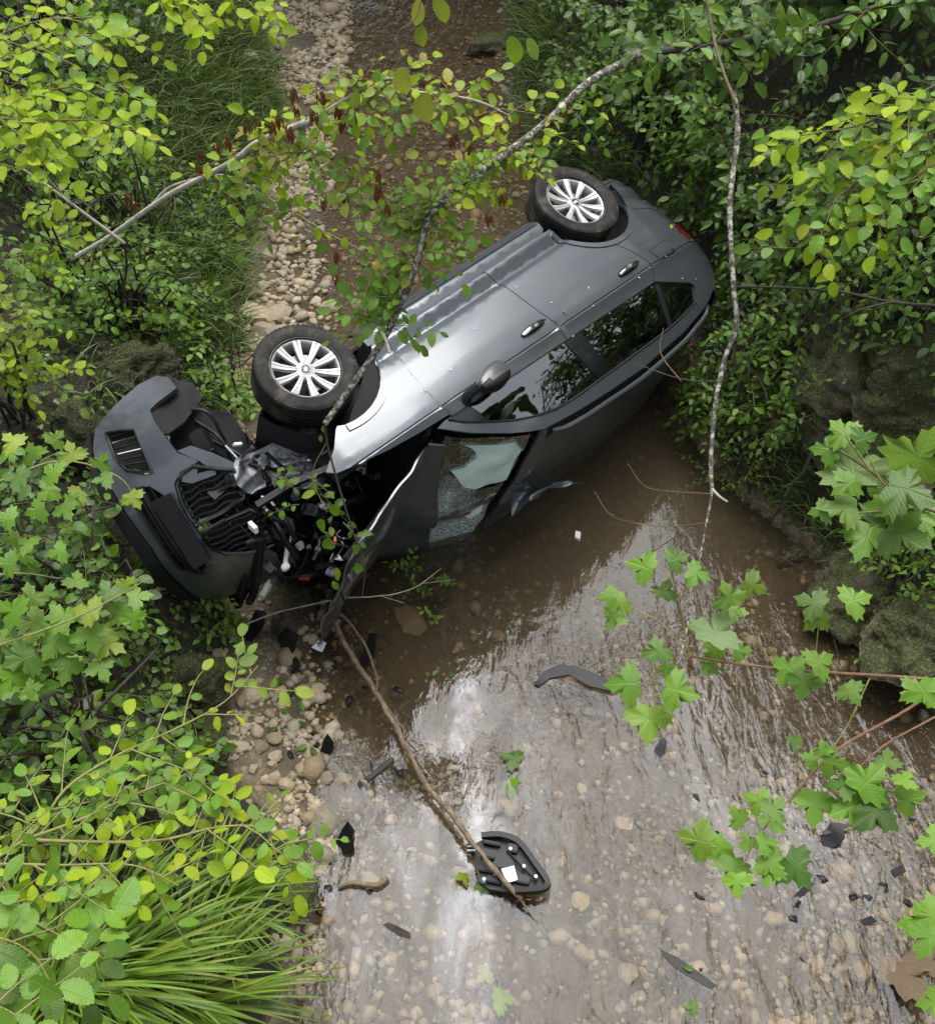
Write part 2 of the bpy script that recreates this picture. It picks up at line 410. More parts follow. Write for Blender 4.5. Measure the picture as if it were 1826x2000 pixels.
def stone_mat(name, wet=0., moss=0.):
    m, t, out = newmat(name)
    p = N(t, 'ShaderNodeBsdfPrincipled'); tc = N(t, 'ShaderNodeTexCoord'); oi = N(t, 'ShaderNodeObjectInfo'); ge = N(t, 'ShaderNodeNewGeometry')
    rnd = math_n(t, 'FRACT', math_n(t, 'ADD', oi.outputs['Random'], ge.outputs['Random Per Island']))
    k = 1 - .5 * wet
    base = ramp(t, rnd, [(0, (.22 * k, .17 * k, .10 * k)), (.3, (.34 * k, .28 * k, .18 * k)), (.55, (.27 * k, .24 * k, .19 * k)), (.8, (.42 * k, .35 * k, .24 * k)), (1, (.17 * k, .14 * k, .10 * k))])
    _b0 = base.outputs[0]
    if True: base = N(t, 'ShaderNodeHueSaturation', i_Saturation=.72 if wet > .7 else .82); base.inputs['Color'].default_value = (1, 1, 1, 1); L(t, _b0, base.inputs['Color'])
    pos = ge.outputs['Position']
    n1 = noise_n(t, pos, 14, 6, .65); n2 = noise_n(t, pos, 60, 5, .6)
    c = mixc(t, n1.outputs[0], (.55, .5, .42), (1.35, 1.3, 1.2)); c = mixc(t, 1., base.outputs[0], c, 'MULTIPLY')
    if moss:
        n3 = noise_n(t, pos, 3.2, 6, .7)
        sx = N(t, 'ShaderNodeSeparateXYZ'); L(t, ge.outputs['Normal'], sx.inputs[0])
        f_ = math_n(t, 'ADD', n3.outputs[0], math_n(t, 'MULTIPLY', sx.outputs[2], .25))
        mr = ramp(t, f_, [(.55 - .18 * moss, (0, 0, 0)), (.68 - .12 * moss, (1, 1, 1))])
        mc = ramp(t, n2.outputs[0], [(.34, (.008, .011, .003)), (.5, (.032, .040, .006)), (.70, (.11, .115, .016))])
        c = mixc(t, mr.outputs[0], c, mc.outputs[0])
    L(t, c, p.inputs['Base Color'])
    p.inputs['Roughness'].default_value = .8 - .35 * wet
    hgt = math_n(t, 'ADD', n1.outputs[0], math_n(t, 'MULTIPLY', n2.outputs[0], .6))
    L(t, bump(t, hgt, .6 + .4 * moss, .03 + .03 * moss), p.inputs['Normal']); L(t, p.outputs[0], out.inputs[0]); return m
STONE = stone_mat('dry_limestone'); STONE_WET = stone_mat('wet_stone', .75); MOSSROCK = stone_mat('mossy_rock', .8, 1.); BROWNROCK = stone_mat('damp_rock', .55, .35)
# ================================================================== terrain and stream
_ly = [0, 1.4, 1.8, 2.2, 2.7, 3.2, 3.8, 5, 7, 7.9, 8.9, 10.3, 11.5, 13.5, 18, 26]
_lx = [-.95, -1.0, -.97, -.95, -1.40, -1.55, -1.55, -1.85, -2.05, -2.15, -2.12, -2.1, -2.35, -2.9, -3.3, -3.6]
_wx = [-.95, -.92, -.90, -.90, -.86, -.95, -1.0, -1.15, -1.36, -1.52, -1.6, -1.72, -1.62, -1.73, -2.2, -2.6]
_ry = [0, 1.5, 2.5, 3.2, 3.6, 4.5, 5, 5.4, 5.8, 6.4, 7.2, 8, 9.5, 11, 13.5, 18, 26]
_rx = [3.4, 3.3, 3.2, 3.0, 2.72, 2.5, 2.1, 1.85, 1.75, 1.85, 1.75, 1.25, .75, .56, .57, .4, .2]
def xl(y): return float(np.interp(y, _ly, _lx))
def xw(y): return float(np.interp(y, _ly, _wx))
def xr(y): return float(np.interp(y, _ry, _rx))
def fb(x, y, s, o=3):
    return noise.fractal(Vector((x * s, y * s, 1.7)), 1.0, 2.0, o)
def TH(x, y, fine=True):
    a, b, c = xl(y), xw(y), xr(y)
    if fine:
        wob = .10 * noise.noise(Vector((x * 1.3, y * 1.3, 0))); a += wob; c += wob * .8; b += .16 * noise.noise(Vector((x * .9, y * 1.1, 4))) + .08 * noise.noise(Vector((x * 3, y * 3.1, 4)))
    n1 = fb(x, y, .9) if fine else 0
    if x < a:
        d = a - x; h = .09 + .75 * (1 - math.exp(-d / .5)) + .52 * d - .02 * d * d + n1 * min(.22, .3 * d)
        h = min(h, 4.5 + .15 * d)
    elif x < b:
        t = (b - x) / max(b - a, .05); h = -.012 + .10 * t + .02 * n1
    elif x < c:
        w_ = (x - b) / max(c - b, .05); e = min((x - b), (c - x) * 1.2)
        h = -.012 - min(.13, .16 * e) + .03 * n1
        h -= .28 * math.exp(-((x - 1.15) / .75) ** 2 - ((y - 4.95) / .8) ** 2)
        if y > 7.5: h += .03
    else:
        d = x - c; h = -.02 + .9 * (1 - math.exp(-d / .45)) + .85 * d - .03 * d * d + n1 * min(.3, .5 * d)
        h = min(h, 3.6 + .12 * d)
    return h
def hit(u, v, off=0.):
    """where the sight line through a point of the photograph meets the ground"""
    r = ray(u, v); p = Vector((0, 0, H)); t = 2.0
    while t < 40:
        q = p + r * t
        if q.z - off < TH(q.x, q.y): break
        t += .05
    return p + r * t

def ground_material():
    m, t, out = newmat('stream_ground')
    p = N(t, 'ShaderNodeBsdfPrincipled'); ge = N(t, 'ShaderNodeNewGeometry'); pos = ge.outputs['Position']
    sx = N(t, 'ShaderNodeSeparateXYZ'); L(t, pos, sx.inputs[0])
    n1 = noise_n(t, pos, 5, 7, .65); n2 = noise_n(t, pos, 45, 5, .6); n3 = noise_n(t, pos, 1.6, 5, .6)
    vo = N(t, 'ShaderNodeTexVoronoi'); vo.inputs['Scale'].default_value = 26; vo.inputs['Randomness'].default_value = 1.; L(t, pos, vo.inputs['Vector'])
    ve = N(t, 'ShaderNodeTexVoronoi', feature='DISTANCE_TO_EDGE'); ve.inputs['Scale'].default_value = 26; L(t, pos, ve.inputs['Vector'])
    peb = ramp(t, vo.outputs['Color'], [(0, (.022, .019, .013)), (.35, (.05, .043, .030)), (.65, (.085, .073, .050)), (1, (.15, .13, .092))])
    silt = ramp(t, n1.outputs[0], [(.3, (.030, .024, .014)), (.6, (.060, .048, .030)), (.8, (.10, .082, .052))])
    edge = ramp(t, ve.outputs[0], [(0, (.4, .4, .4)), (.14, (1, 1, 1))])
    pb = mixc(t, 1., peb.outputs[0], edge.outputs[0], 'MULTIPLY')
    mk = ramp(t, n3.outputs[0], [(.42, (0, 0, 0)), (.62, (1, 1, 1))])
    bed = mixc(t, math_n(t, 'MULTIPLY', mk.outputs[0], .8), silt.outputs[0], pb)
    soil = ramp(t, n2.outputs[0], [(.3, (.008, .006, .004)), (.55, (.022, .016, .009)), (.8, (.05, .036, .02))])
    moss = ramp(t, n2.outputs[0], [(.3, (.008, .012, .004)), (.6, (.022, .03, .007)), (.8, (.06, .066, .012))])
    mm = ramp(t, n1.outputs[0], [(.45, (0, 0, 0)), (.6, (1, 1, 1))])
    bank = mixc(t, mm.outputs[0], soil.outputs[0], moss.outputs[0])
    hz = ramp(t, math_n(t, 'ADD', sx.outputs[2], math_n(t, 'MULTIPLY', n1.outputs[0], .12)), [(.15, (0, 0, 0)), (.24, (1, 1, 1))])
    dry = ramp(t, sx.outputs[2], [(.0, (1, 1, 1)), (.06, (2.3, 2.25, 2.15))])
    bed2 = mixc(t, 1., mixc(t, 1., bed, (1.12, 1.1, 1.08), 'MULTIPLY'), dry.outputs[0], 'MULTIPLY')
    L(t, mixc(t, hz.outputs[0], bed2, bank), p.inputs['Base Color']); p.inputs['Roughness'].default_value = .85
    hgt = math_n(t, 'ADD', math_n(t, 'MULTIPLY', ve.outputs[0], 1.2), n2.outputs[0])
    L(t, bump(t, hgt, .7, .03), p.inputs['Normal']); L(t, p.outputs[0], out.inputs[0]); return m
GROUND = ground_material()
def build_ground():
    def axis(pts):
        out = []
        for a, b, s in pts: out += list(np.arange(a, b, s))
        return out
    X = axis([(-60, -12, 6), (-12, -4, .4), (-4, 4, .07), (4, 12, .4), (12, 61, 6)])
    Yv = axis([(-30, -1, 3), (-1, 1, .3), (1, 11, .075), (11, 16, .15), (16, 30, 1.), (30, 91, 10)])
    V = []; 
    for y in Yv:
        for x in X: V.append((x, y, TH(x, min(y, 26))))
    nx = len(X); F = []
    for j in range(len(Yv) - 1):
        for i in range(nx - 1): F.append((j * nx + i, j * nx + i + 1, (j + 1) * nx + i + 1, (j + 1) * nx + i))
    tag(link('ground', mesh('ground', V, F), None, GROUND), kind='structure')
build_ground()

def water_material():
    m, t, out = newmat('stream_water')
    ge = N(t, 'ShaderNodeNewGeometry'); pos = ge.outputs['Position']
    sx = N(t, 'ShaderNodeSeparateXYZ'); L(t, pos, sx.inputs[0])
    def blob(cx, cy, rx, ry, soft=.5, ns=1.2, nd=.6):
        mp = N(t, 'ShaderNodeMapping'); mp.inputs['Location'].default_value = (-cx / rx, -cy / ry, 0); mp.inputs['Scale'].default_value = (1 / rx, 1 / ry, 0); L(t, pos, mp.inputs[0])
        ln = N(t, 'ShaderNodeVectorMath', operation='LENGTH'); L(t, mp.outputs[0], ln.inputs[0])
        nz = noise_n(t, pos, ns, 4, .6); d = math_n(t, 'ADD', ln.outputs['Value'], math_n(t, 'MULTIPLY', math_n(t, 'SUBTRACT', nz.outputs[0], .5), nd))
        return ramp(t, d, [(1 - soft, (1, 1, 1)), (1 + soft, (0, 0, 0))]).outputs[0] if 1 + soft <= 1 else ramp(t, math_n(t, 'MULTIPLY', d, .5), [((1 - soft) / 2, (1, 1, 1)), ((1 + soft) / 2, (0, 0, 0))]).outputs[0]
    # ripples: drawn out along the flow (-Y), livelier in the riffles than in the pool
    mp = N(t, 'ShaderNodeMapping'); mp.inputs['Scale'].default_value = (1., .42, 1.); mp.inputs['Rotation'].default_value = (0, 0, rad(8)); L(t, pos, mp.inputs[0])
    r1 = noise_n(t, mp.outputs[0], 8, 4, .5, .8); r2 = noise_n(t, mp.outputs[0], 26, 3, .5, 1.); r3 = noise_n(t, pos, 2.6, 3, .5)
    hgt = math_n(t, 'ADD', math_n(t, 'MULTIPLY', r1.outputs[0], .85), math_n(t, 'MULTIPLY', r2.outputs[0], .16))
    pool = blob(1.0, 5.2, 1.1, 1.25); calm = math_n(t, 'MAXIMUM', blob(-.40, 2.8, .75, 1.35, .5, 1.6, .7), math_n(t, 'MULTIPLY', blob(1.75, 2.75, .75, .75, .5, 1.8, .8), .8))
    st = math_n(t, 'MULTIPLY_ADD', math_n(t, 'MAXIMUM', pool, math_n(t, 'MULTIPLY', calm, .85)), -.38, True); t.nodes[-1].inputs[2].default_value = .46
    rif = ramp(t, math_n(t, 'MULTIPLY', sx.outputs[1], .1), [(.62, (0, 0, 0)), (.80, (1, 1, 1))]).outputs[0]
    st = math_n(t, 'ADD', st, math_n(t, 'MULTIPLY', rif, .55), True)
    b = N(t, 'ShaderNodeBump'); b.inputs['Distance'].default_value = .05; L(t, hgt, b.inputs['Height']); L(t, st, b.inputs['Strength'])
    # silty water
    murk = math_n(t, 'MULTIPLY', pool, .55)
    murk = math_n(t, 'ADD', murk, .025, True)
    tr = N(t, 'ShaderNodeBsdfTransparent'); tr.inputs[0].default_value = (.90, .84, .72, 1)
    df = N(t, 'ShaderNodeBsdfDiffuse'); df.inputs[0].default_value = (.085, .066, .040, 1)
    m1 = N(t, 'ShaderNodeMixShader'); L(t, murk, m1.inputs[0]); L(t, tr.outputs[0], m1.inputs[1]); L(t, df.outputs[0], m1.inputs[2])
    gl = N(t, 'ShaderNodeBsdfGlossy'); gl.inputs['Roughness'].default_value = .015; L(t, b.outputs[0], gl.inputs['Normal'])
    fr = N(t, 'ShaderNodeFresnel'); fr.inputs[0].default_value = 1.33; L(t, b.outputs[0], fr.inputs['Normal'])
    # film of oil and fuel drifting from the car: more reflective, with interference colours; calm patches get a painted sky sheen
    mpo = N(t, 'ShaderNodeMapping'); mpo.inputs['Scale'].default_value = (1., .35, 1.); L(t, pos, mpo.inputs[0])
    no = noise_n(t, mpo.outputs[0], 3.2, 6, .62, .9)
    film = math_n(t, 'MAXIMUM', blob(.03, 2.75, .16, 1.4, .6, 3., 1.1), math_n(t, 'MULTIPLY', calm, .32))  # streak is oil; the calm share only brightens water with painted sky glare
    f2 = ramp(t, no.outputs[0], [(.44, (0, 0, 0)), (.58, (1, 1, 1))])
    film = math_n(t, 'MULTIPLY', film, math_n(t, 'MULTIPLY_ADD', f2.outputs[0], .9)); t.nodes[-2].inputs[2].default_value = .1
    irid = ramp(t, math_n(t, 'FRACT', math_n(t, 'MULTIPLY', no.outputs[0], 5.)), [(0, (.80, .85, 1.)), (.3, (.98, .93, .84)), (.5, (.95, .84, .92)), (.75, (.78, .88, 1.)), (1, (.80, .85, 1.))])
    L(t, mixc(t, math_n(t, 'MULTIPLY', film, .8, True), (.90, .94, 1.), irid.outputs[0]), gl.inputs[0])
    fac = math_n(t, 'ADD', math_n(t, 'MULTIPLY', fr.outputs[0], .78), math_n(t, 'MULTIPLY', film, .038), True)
    m2 = N(t, 'ShaderNodeMixShader'); L(t, fac, m2.inputs[0]); L(t, m1.outputs[0], m2.inputs[1]); L(t, gl.outputs[0], m2.inputs[2])
    L(t, m2.outputs[0], out.inputs[0]); return m
V = [(-7, -6, 0), (7, -6, 0), (7, 26, 0), (-7, 26, 0)]
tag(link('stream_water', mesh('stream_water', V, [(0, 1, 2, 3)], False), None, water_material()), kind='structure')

# ---------------------------------------------------------------- stones
def rock_mesh(seed, sub=2, rough=.28, flat=.6, name='stone', sharp=1.):
    rg = random.Random(seed); bm = bmesh.new(); bmesh.ops.create_icosphere(bm, subdivisions=sub, radius=1.)
    o = Vector((rg.uniform(0, 99), rg.uniform(0, 99), rg.uniform(0, 99)))
    pl = [(Vector((rg.gauss(0, 1), rg.gauss(0, 1), rg.gauss(0, 1))).normalized(), rg.uniform(.55, .85)) for _ in range(7)]
    sc = Vector((1, rg.uniform(.6, .95), flat * rg.uniform(.7, 1.2)))
    for v in bm.verts:
        c = v.co.normalized(); r = 1 + rough * noise.noise(c * 1.6 + o) + rough * .35 * noise.noise(c * 4.2 + o)
        for n_, d in pl:
            k = c.dot(n_) * r
            if k > d: r -= (k - d) * sharp * .85
        v.co = Vector((c.x * sc.x, c.y * sc.y, c.z * sc.z)) * r
    bm.verts.index_update(); V = np.array([v.co[:] for v in bm.verts]); F = np.array([[v.index for v in f.verts] for f in bm.faces]); bm.free(); return V, F
SMALL = [rock_mesh(i, 1, .3, .6) for i in range(10)]
MID = []
for i in range(12):
    V, F = rock_mesh(100 + i, 2, .28, .6); me = tri_mesh('stone', V, F); me.set_sharp_from_angle(angle=rad(38)); me.materials.append(STONE); MID.append(me)
MIDW = []
for me in MID: m2 = me.copy(); m2.materials.clear(); m2.materials.append(STONE_WET); MIDW.append(m2)
def scatter_stones(name, pts, mat):
    Vs = []; Fs = []; o = 0
    for (x, y, z, s) in pts:
        V, F = SMALL[random.randrange(10)]; a = random.uniform(0, 6.28); ca, sa = math.cos(a), math.sin(a)
        W = V * s; W = np.stack([W[:, 0] * ca - W[:, 1] * sa + x, W[:, 0] * sa + W[:, 1] * ca + y, W[:, 2] + z], 1)
        Vs.append(W); Fs.append(F + o); o += len(V)
    return tag(link(name, tri_mesh(name, np.concatenate(Vs), np.concatenate(Fs), True), None, mat), kind='stuff')
pts = []
for _ in range(6500):                                # shingle of the left bar, upstream and by the tyre
    y = random.uniform(5.6, 14.2); x = random.uniform(xl(y) - .05, xw(y) + .25); s = random.lognormvariate(-3.5, .5)
    if y < 9.8 and random.random() < .55 + .3 * noise.noise(Vector((x * 2, y * 1.5, 2))): continue
    if noise.noise(Vector((x * 1.2, y * .9, 6))) < -.25: continue
    pts.append((x, y, TH(x, y) + s * .15, s))
for _ in range(1300):
    y = random.choice((random.uniform(1.6, 4.2), random.gauss(2.85, .35))); x = random.uniform(xl(y) - .05, xw(y) + .12); s = random.lognormvariate(-3.9, .45)
    if noise.noise(Vector((x * 2.2, y * 2, 9))) < -.05: continue
    pts.append((x, y, TH(x, y) + s * .15, s))
tag(scatter_stones('shingle', pts, STONE))
pts = []
for _ in range(7500):
    y = 1.3 + 12.5 * random.random() ** 1.5; x = random.uniform(xw(y), xr(y)); s = random.lognormvariate(-3.75, .5)
    if math.hypot((x - 1.1) / 1., (y - 5) / .9) < 1 and random.random() < .8: continue
    if noise.noise(Vector((x * 1.1, y * .8, 8))) < -.15 and random.random() < .7: continue
    pts.append((x, y, TH(x, y) + s * .05, min(s, .11)))
scatter_stones('stream_bed_cobbles', pts, STONE_WET)
def put_stone(p, s, wet, label, group, rz=None, flat=1., name='stone'):
    me = random.choice(MIDW if wet else MID); o = link(name, me); o.location = p; o.scale = (s, s, s * flat)
    o.rotation_euler = (random.uniform(-.25, .25), random.uniform(-.25, .25), random.uniform(0, 6.28) if rz is None else rz); return tag(o, label, 'stone', group)
GB = 'pale stones on the gravel bar'
for _ in range(150):
    y = 7.0 + 7 * random.random(); x = random.uniform(xl(y) + .05, xw(y) + .1); s = random.uniform(.03, .068)
    put_stone((x, y, TH(x, y) + s * .25, ), s, False, 'pale angular stone among shingle on gravel bar upstream of front wheel', GB)
GW = 'brown stones at the water edge'
for _ in range(46):
    y = random.uniform(2.2, 3.5); x = random.uniform(xl(y) + .08, xw(y) + .1); s = random.uniform(.03, .06)
    put_stone((x, y, TH(x, y) + s * .3), s, False, 'small tan stone in heap at water edge below lime leaves', GW)
for i, (u, v, px, lab) in enumerate([(350, 0, 0, ''), (500, 620, 46, 'long pale stone on gravel just above front tyre, left of ochre stone'), (540, 618, 34, 'ochre stone on gravel behind front tyre'), (520, 655, 30, 'flat pale slab touching the gravel nearest front tyre'), (632, 1612, 40, 'largest tan flat rock at water edge beside black shard'), (722, 1724, 30, 'narrow brown stone lying alone in shallow water left of plastic panel'), (1133, 1757, 22, 'rounded orange stone under water right of black panel'), (1215, 1612, 24, 'pinkish stone breaking the ripples below maple leaf'), (985, 120, 0, ''), (1110, 1845, 12, ''), (800, 1220, 42, 'brown angular rock in shallows below bonnet tip'), (1150, 1140, 44, 'round grey boulder under water beside muddy pool'), (1585, 1330, 0, ''), (1222, 1900, 24, 'pale round stone near bottom edge of stream'), (530, 380, 40, 'broad grey slab at left edge of gravel bar under branch'), (475, 120, 40, 'white stone in grass at gravel edge top left')]):
    if not lab: continue
    p = hit(u, v); d = (p - Vector((0, 0, H))).length; s = px * d / 2000
    put_stone(p + Vector((0, 0, s * .1)), s, v > 1100, lab, None, None, .9)
# boulders and rock outcrops: one mesh each, shaped on their own
def boulder(u, v, rx, ry, rz, mat, label, seed, rot=0., sink=.35, z=None, name='boulder'):
    p = hit(u, v) if z is None else on(u, v, z)
    V, F = rock_mesh(seed, 5, .32, 1., sharp=.9)
    o_ = Vector((seed * 3.1, 0, 0)); W = []
    for c in V:
        c = Vector(c); n_ = c.normalized(); c = c + n_ * (.12 * noise.noise(c * 4 + o_) + .06 * noise.noise(c * 9 + o_) + .035 * noise.noise(c * 19 + o_) + .20 * abs(noise.noise(Vector((c.x * 1.5, c.y * 1.5, c.z * 6)) + o_)) - .1)
        W.append((c.x * rx, c.y * ry, c.z * rz))
    me = tri_mesh(name, W, F); o = link(name, me, None, mat); o.location = (p.x, p.y, p.z - rz * sink + rz * .3); o.rotation_euler = (0, 0, rot)
    return tag(o, label, 'rock')
boulder(1680, 745, .55, .6, .5, MOSSROCK, 'broad mossy rock ledge on right bank below the dark overhanging stem', 3, .5)
boulder(1760, 690, .5, .45, .45, MOSSROCK, 'mossy rock at right edge just under the dark stem', 23, .9)
boulder(1800, 800, .6, .5, .45, MOSSROCK, 'dark mossy rock at right edge above the pale maple leaf', 4, .2)
boulder(1640, 640, .5, .4, .36, MOSSROCK, 'mossy rock left of the ledge behind hanging shrub', 5, 1.)
boulder(1620, 820, .40, .36, .34, MOSSROCK, 'dark mossy rock above small maple leaves right of the pool', 24, 1.6)
boulder(1520, 780, .40, .3, .3, MOSSROCK, 'mossy rock hidden in hanging shrub right of the pool', 25, 2.2)
boulder(1680, 1160, .42, .38, .34, BROWNROCK, 'wet boulder draped with creeping stems at right water edge', 6, .4)
boulder(1790, 1230, .45, .5, .45, BROWNROCK, 'dark rock wall at right edge above thin maple stem', 7, 1.2)
boulder(1800, 930, .30, .3, .22, STONE, 'pale sandy rock half hidden by maple leaves at right edge', 8, .3)
boulder(1555, 1090, .17, .12, .10, BROWNROCK, 'small tilted rock in water at foot of right bank', 9, .3)
boulder(965, 92, .42, .30, .20, BROWNROCK, 'mossy boulder at right stream edge near top of picture', 10, .6)
boulder(560, 1740, .16, .22, .13, BROWNROCK, 'brown cracked boulder beside sedge tuft at lower left', 11, .3)
boulder(240, 740, .40, .32, .32, MOSSROCK, 'mossy rock on left bank behind bumper tip', 12, .7)
boulder(330, 1120, .36, .34, .34, MOSSROCK, 'yellow mossy boulder directly under the hanging bumper', 13, .2)
boulder(350, 570, .26, .24, .2, MOSSROCK, 'mossy pale rock in grass left of gravel bar', 14, .4)
boulder(370, 1340, .26, .24, .24, MOSSROCK, 'dark mossy stump-like rock above lime leaf spray', 15, .4)
boulder(390, 1470, .24, .26, .2, MOSSROCK, 'mossy rock at water edge behind lime leaf tips', 16, 1.4)
boulder(170, 860, .3, .3, .25, MOSSROCK, 'mossy bank rock left of bumper vent', 17, 2.)
boulder(900, 540, .28, .14, .09, BROWNROCK, 'flat mossy stone against sill of the car upstream side', 18, -.6, z=0.03)

for _i in range(46):                                  # small broken chips strewn over the shallows
    if _i < 26: u_, v_ = random.uniform(470, 830), random.uniform(1215, 1800)
    else: u_, v_ = random.uniform(1350, 1800), random.uniform(1480, 1930)
    p_ = on(u_, v_, .012)
    if p_.x < xw(p_.y) - .2: continue
    rg_ = random.Random(_i); s_ = rg_.uniform(.018, .055); k_ = rg_.randint(5, 7); el_ = rg_.uniform(.3, .9)
    q_ = [(s_ * rg_.uniform(.6, 1.2) * math.cos(6.283 * j / k_), s_ * el_ * rg_.uniform(.5, 1.2) * math.sin(6.283 * j / k_)) for j in range(k_)]
    cu_ = rg_.uniform(-.5, .5); me_ = mesh('plastic_chip', *patch_geo(q_, lambda a, b: (a, b, cu_ * a + 6 * cu_ * b * b), (0, 0, 1), step=.03, thick=.008, rnd=.002)); me_.materials.append(BLACK)
    o_ = link('plastic_chip', me_); o_.location = (p_.x, p_.y, max(TH(p_.x, p_.y), -.01) + .012); o_.rotation_euler = (rg_.uniform(-.5, .5), rg_.uniform(-.5, .5), rg_.uniform(0, 6.28))
    tag(o_, 'small black plastic chip strewn in the shallows below the car' if _i < 26 else 'small black plastic chip in the ripples at lower right', 'car debris', 'black chips strewn in the shallows')
# ================================================================== the crashed car (car axes: X forward, Y left, Z up)
CM = Matrix(((-0.647, -0.2789, 0.7097), (-0.7596, 0.1546, -0.6317), (0.0665, -0.9478, -0.3119)))
CT = Vector((-1.3757, 4.7967, H - 4.8302))
car = empty('crashed_car', CT, 'grey metallic family car lying on its side in the stream with smashed open front', 'car')
car.rotation_mode = 'QUATERNION'; car.rotation_quaternion = CM.to_quaternion()
CMn = car.rotation_quaternion.to_matrix()
def toworld(p): return CMn @ Vector(p) + CT
def tocar(p): return CMn.transposed() @ (Vector(p) - CT)

_zs = [-.1, .165, .205, .240, .250, .262, .328, .338, .36, .452, .462, .50, .60, .75, .88, .920, .926, .934, .942, 1.0, 1.1, 1.3, 1.5, 1.56, 1.8]
_ws = [.74, .795, .846, .866, .858, .862, .852, .884, .886, .853, .858, .880, .895, .905, .902, .898, .886, .886, .894, .866, .834, .757, .664, .63, .5]
def _pl(x): return float(np.interp(x, [-3.6, -3.5, -3.4, -3.25, -3.0, -2.7, -.3, .2, .45, .75], [.60, .72, .82, .91, .965, 1, 1, .99, .965, .90]))
def _ss(a, b, x):
    t = min(1, max(0, (x - a) / (b - a))); return t * t * (3 - 2 * t)
def SY(x, z):
    xr = min(max(x, -3.0), .3)
    zz = z - _ss(.55, .85, z) * (-.474 - xr) * .033
    return float(np.interp(zz, _zs, _ws)) * _pl(x) + .012 * _ss(-.1, .1, x + 0) * 0
def R_(x, z): return (x, -SY(x, z), z)               # right flank (facing the sky)
def L_(x, z): return (x, SY(x, z), z)                # left flank (in the water)
def arc(cx, cz, r, a0, a1, n=14): return [(cx + r * math.cos(rad(a0 + (a1 - a0) * i / n)), cz + r * math.sin(rad(a0 + (a1 - a0) * i / n))) for i in range(n + 1)]
def sp2(pts, n=5): return [(p.x, p.y) for p in smooth_poly([(a, b, 0) for a, b in pts], n)]
_ex = [-3.45, -3.30, -3.175, -2.984, -2.6, -2.05, -1.41, -1.032, -.81, -.553, -.39, -.3]
_ez = [1.17, 1.283, 1.374, 1.436, 1.486, 1.495, 1.445, 1.393, 1.297, 1.150, 1.03, .985]
def EZ(x): return float(np.interp(x, _ex, _ez))
def hw(x): return SY(x, EZ(x))

def belt(x): return 1.008 + (-.60 - x) * .0465
farch = arc(-.02, .255, .425, 180, 70, 12)
rarch = arc(-2.67, .275, .405, 175, 5, 16)
doorF = [(-.585, .335), (-.560, .43), (-.535, .52), (-.495, .66), (-.478, .80), (-.476, .92), (-.50, .995)] + [(x, belt(x)) for x in (-.62, -.9, -1.2, -1.5, -1.606)] + [(-1.615, .965), (-1.598, .87), (-1.582, .78), (-1.572, .64), (-1.570, .50), (-1.560, .42), (-1.540, .335)]
doorR = [(-1.547, .335), (-1.567, .42), (-1.577, .50), (-1.579, .64), (-1.589, .78), (-1.605, .87), (-1.622, .965), (-1.613, belt(-1.613))] + [(x, belt(x)) for x in (-1.9, -2.2, -2.6)] + [(-2.655, 1.04), (-2.668, .985), (-2.650, .90), (-2.618, .80), (-2.575, .715)] + arc(-2.67, .275, .445, 80, 176, 10)[:-1] + [(-2.112, .335)][:0] + [(-2.255, .335)]
# rear arch clearance: walk the arch from its top to the sill
doorR = [(-1.547, .335), (-1.567, .42), (-1.577, .50), (-1.579, .64), (-1.589, .78), (-1.605, .87), (-1.622, .965), (-1.613, belt(-1.613))] + [(x, belt(x)) for x in (-1.9, -2.2, -2.6)] + [(-2.655, 1.04), (-2.668, .985), (-2.650, .90), (-2.618, .80), (-2.575, .715)] + [(-2.67 + .412 * math.cos(rad(a)), .275 + .412 * math.sin(rad(a))) for a in (76, 66, 56, 46, 36, 26, 16, 9)]
quarter = [(-2.606, belt(-2.606)), (-2.662, 1.04), (-2.675, .985), (-2.657, .90), (-2.625, .80), (-2.582, .715)] + [(-2.67 + .412 * math.cos(rad(a)), .275 + .412 * math.sin(rad(a))) for a in (80, 90, 100, 110, 120, 130, 140)] + [(-3.10, .56), (-3.25, .62), (-3.42, .66), (-3.42, .80), (-3.30, .815), (-3.235, .90), (-3.27, .975), (-3.42, .99), (-3.42, 1.12), (-3.38, 1.20), (-3.30, 1.283), (-3.175, 1.374), (-2.984, 1.436), (-2.875, 1.455), (-2.865, 1.383), (-2.955, 1.285), (-2.93, 1.25)] + [(-2.62, belt(-2.62) + .008)]
rbump = [(-2.67 + .412 * math.cos(rad(a)), .275 + .412 * math.sin(rad(a))) for a in (141, 150, 160, 172, 184)] + [(-3.10, .20), (-3.30, .22), (-3.42, .28), (-3.42, .652), (-3.25, .612), (-3.10, .552)]
fender = [(-.592, .335), (-.567, .43), (-.542, .52), (-.502, .66), (-.485, .80), (-.483, .92), (-.507, .99), (-.44, .985), (-.25, .972), (.0, .945), (.20, .91), (.345, .875), (.385, .835), (.33, .80), (.25, .755), (.15, .665), (.125, .652)] + [(-.02 + .432 * math.cos(rad(a)), .255 + .432 * math.sin(rad(a))) for a in (76, 86, 96, 106, 116, 126, 136, 146, 156, 164)] + [(-.47, .335)]
sill = [(-.455, .165), (-.452, .25), (-.463, .327), (-1.2, .327), (-2.21, .327)] + [(-2.255, .30), (-2.265, .24), (-2.24, .165)]
wtop = sp2([(-.52, 1.055), (-.62, 1.112), (-.73, 1.17), (-.865, 1.236), (-1.02, 1.295), (-1.20, 1.342), (-1.45, 1.366), (-1.66, 1.374), (-2.1, 1.392), (-2.45, 1.402), (-2.70, 1.393), (-2.86, 1.375)], 4)
def wt(x): 
    return float(np.interp(-x, [-p[0] for p in wtop], [p[1] for p in wtop]))
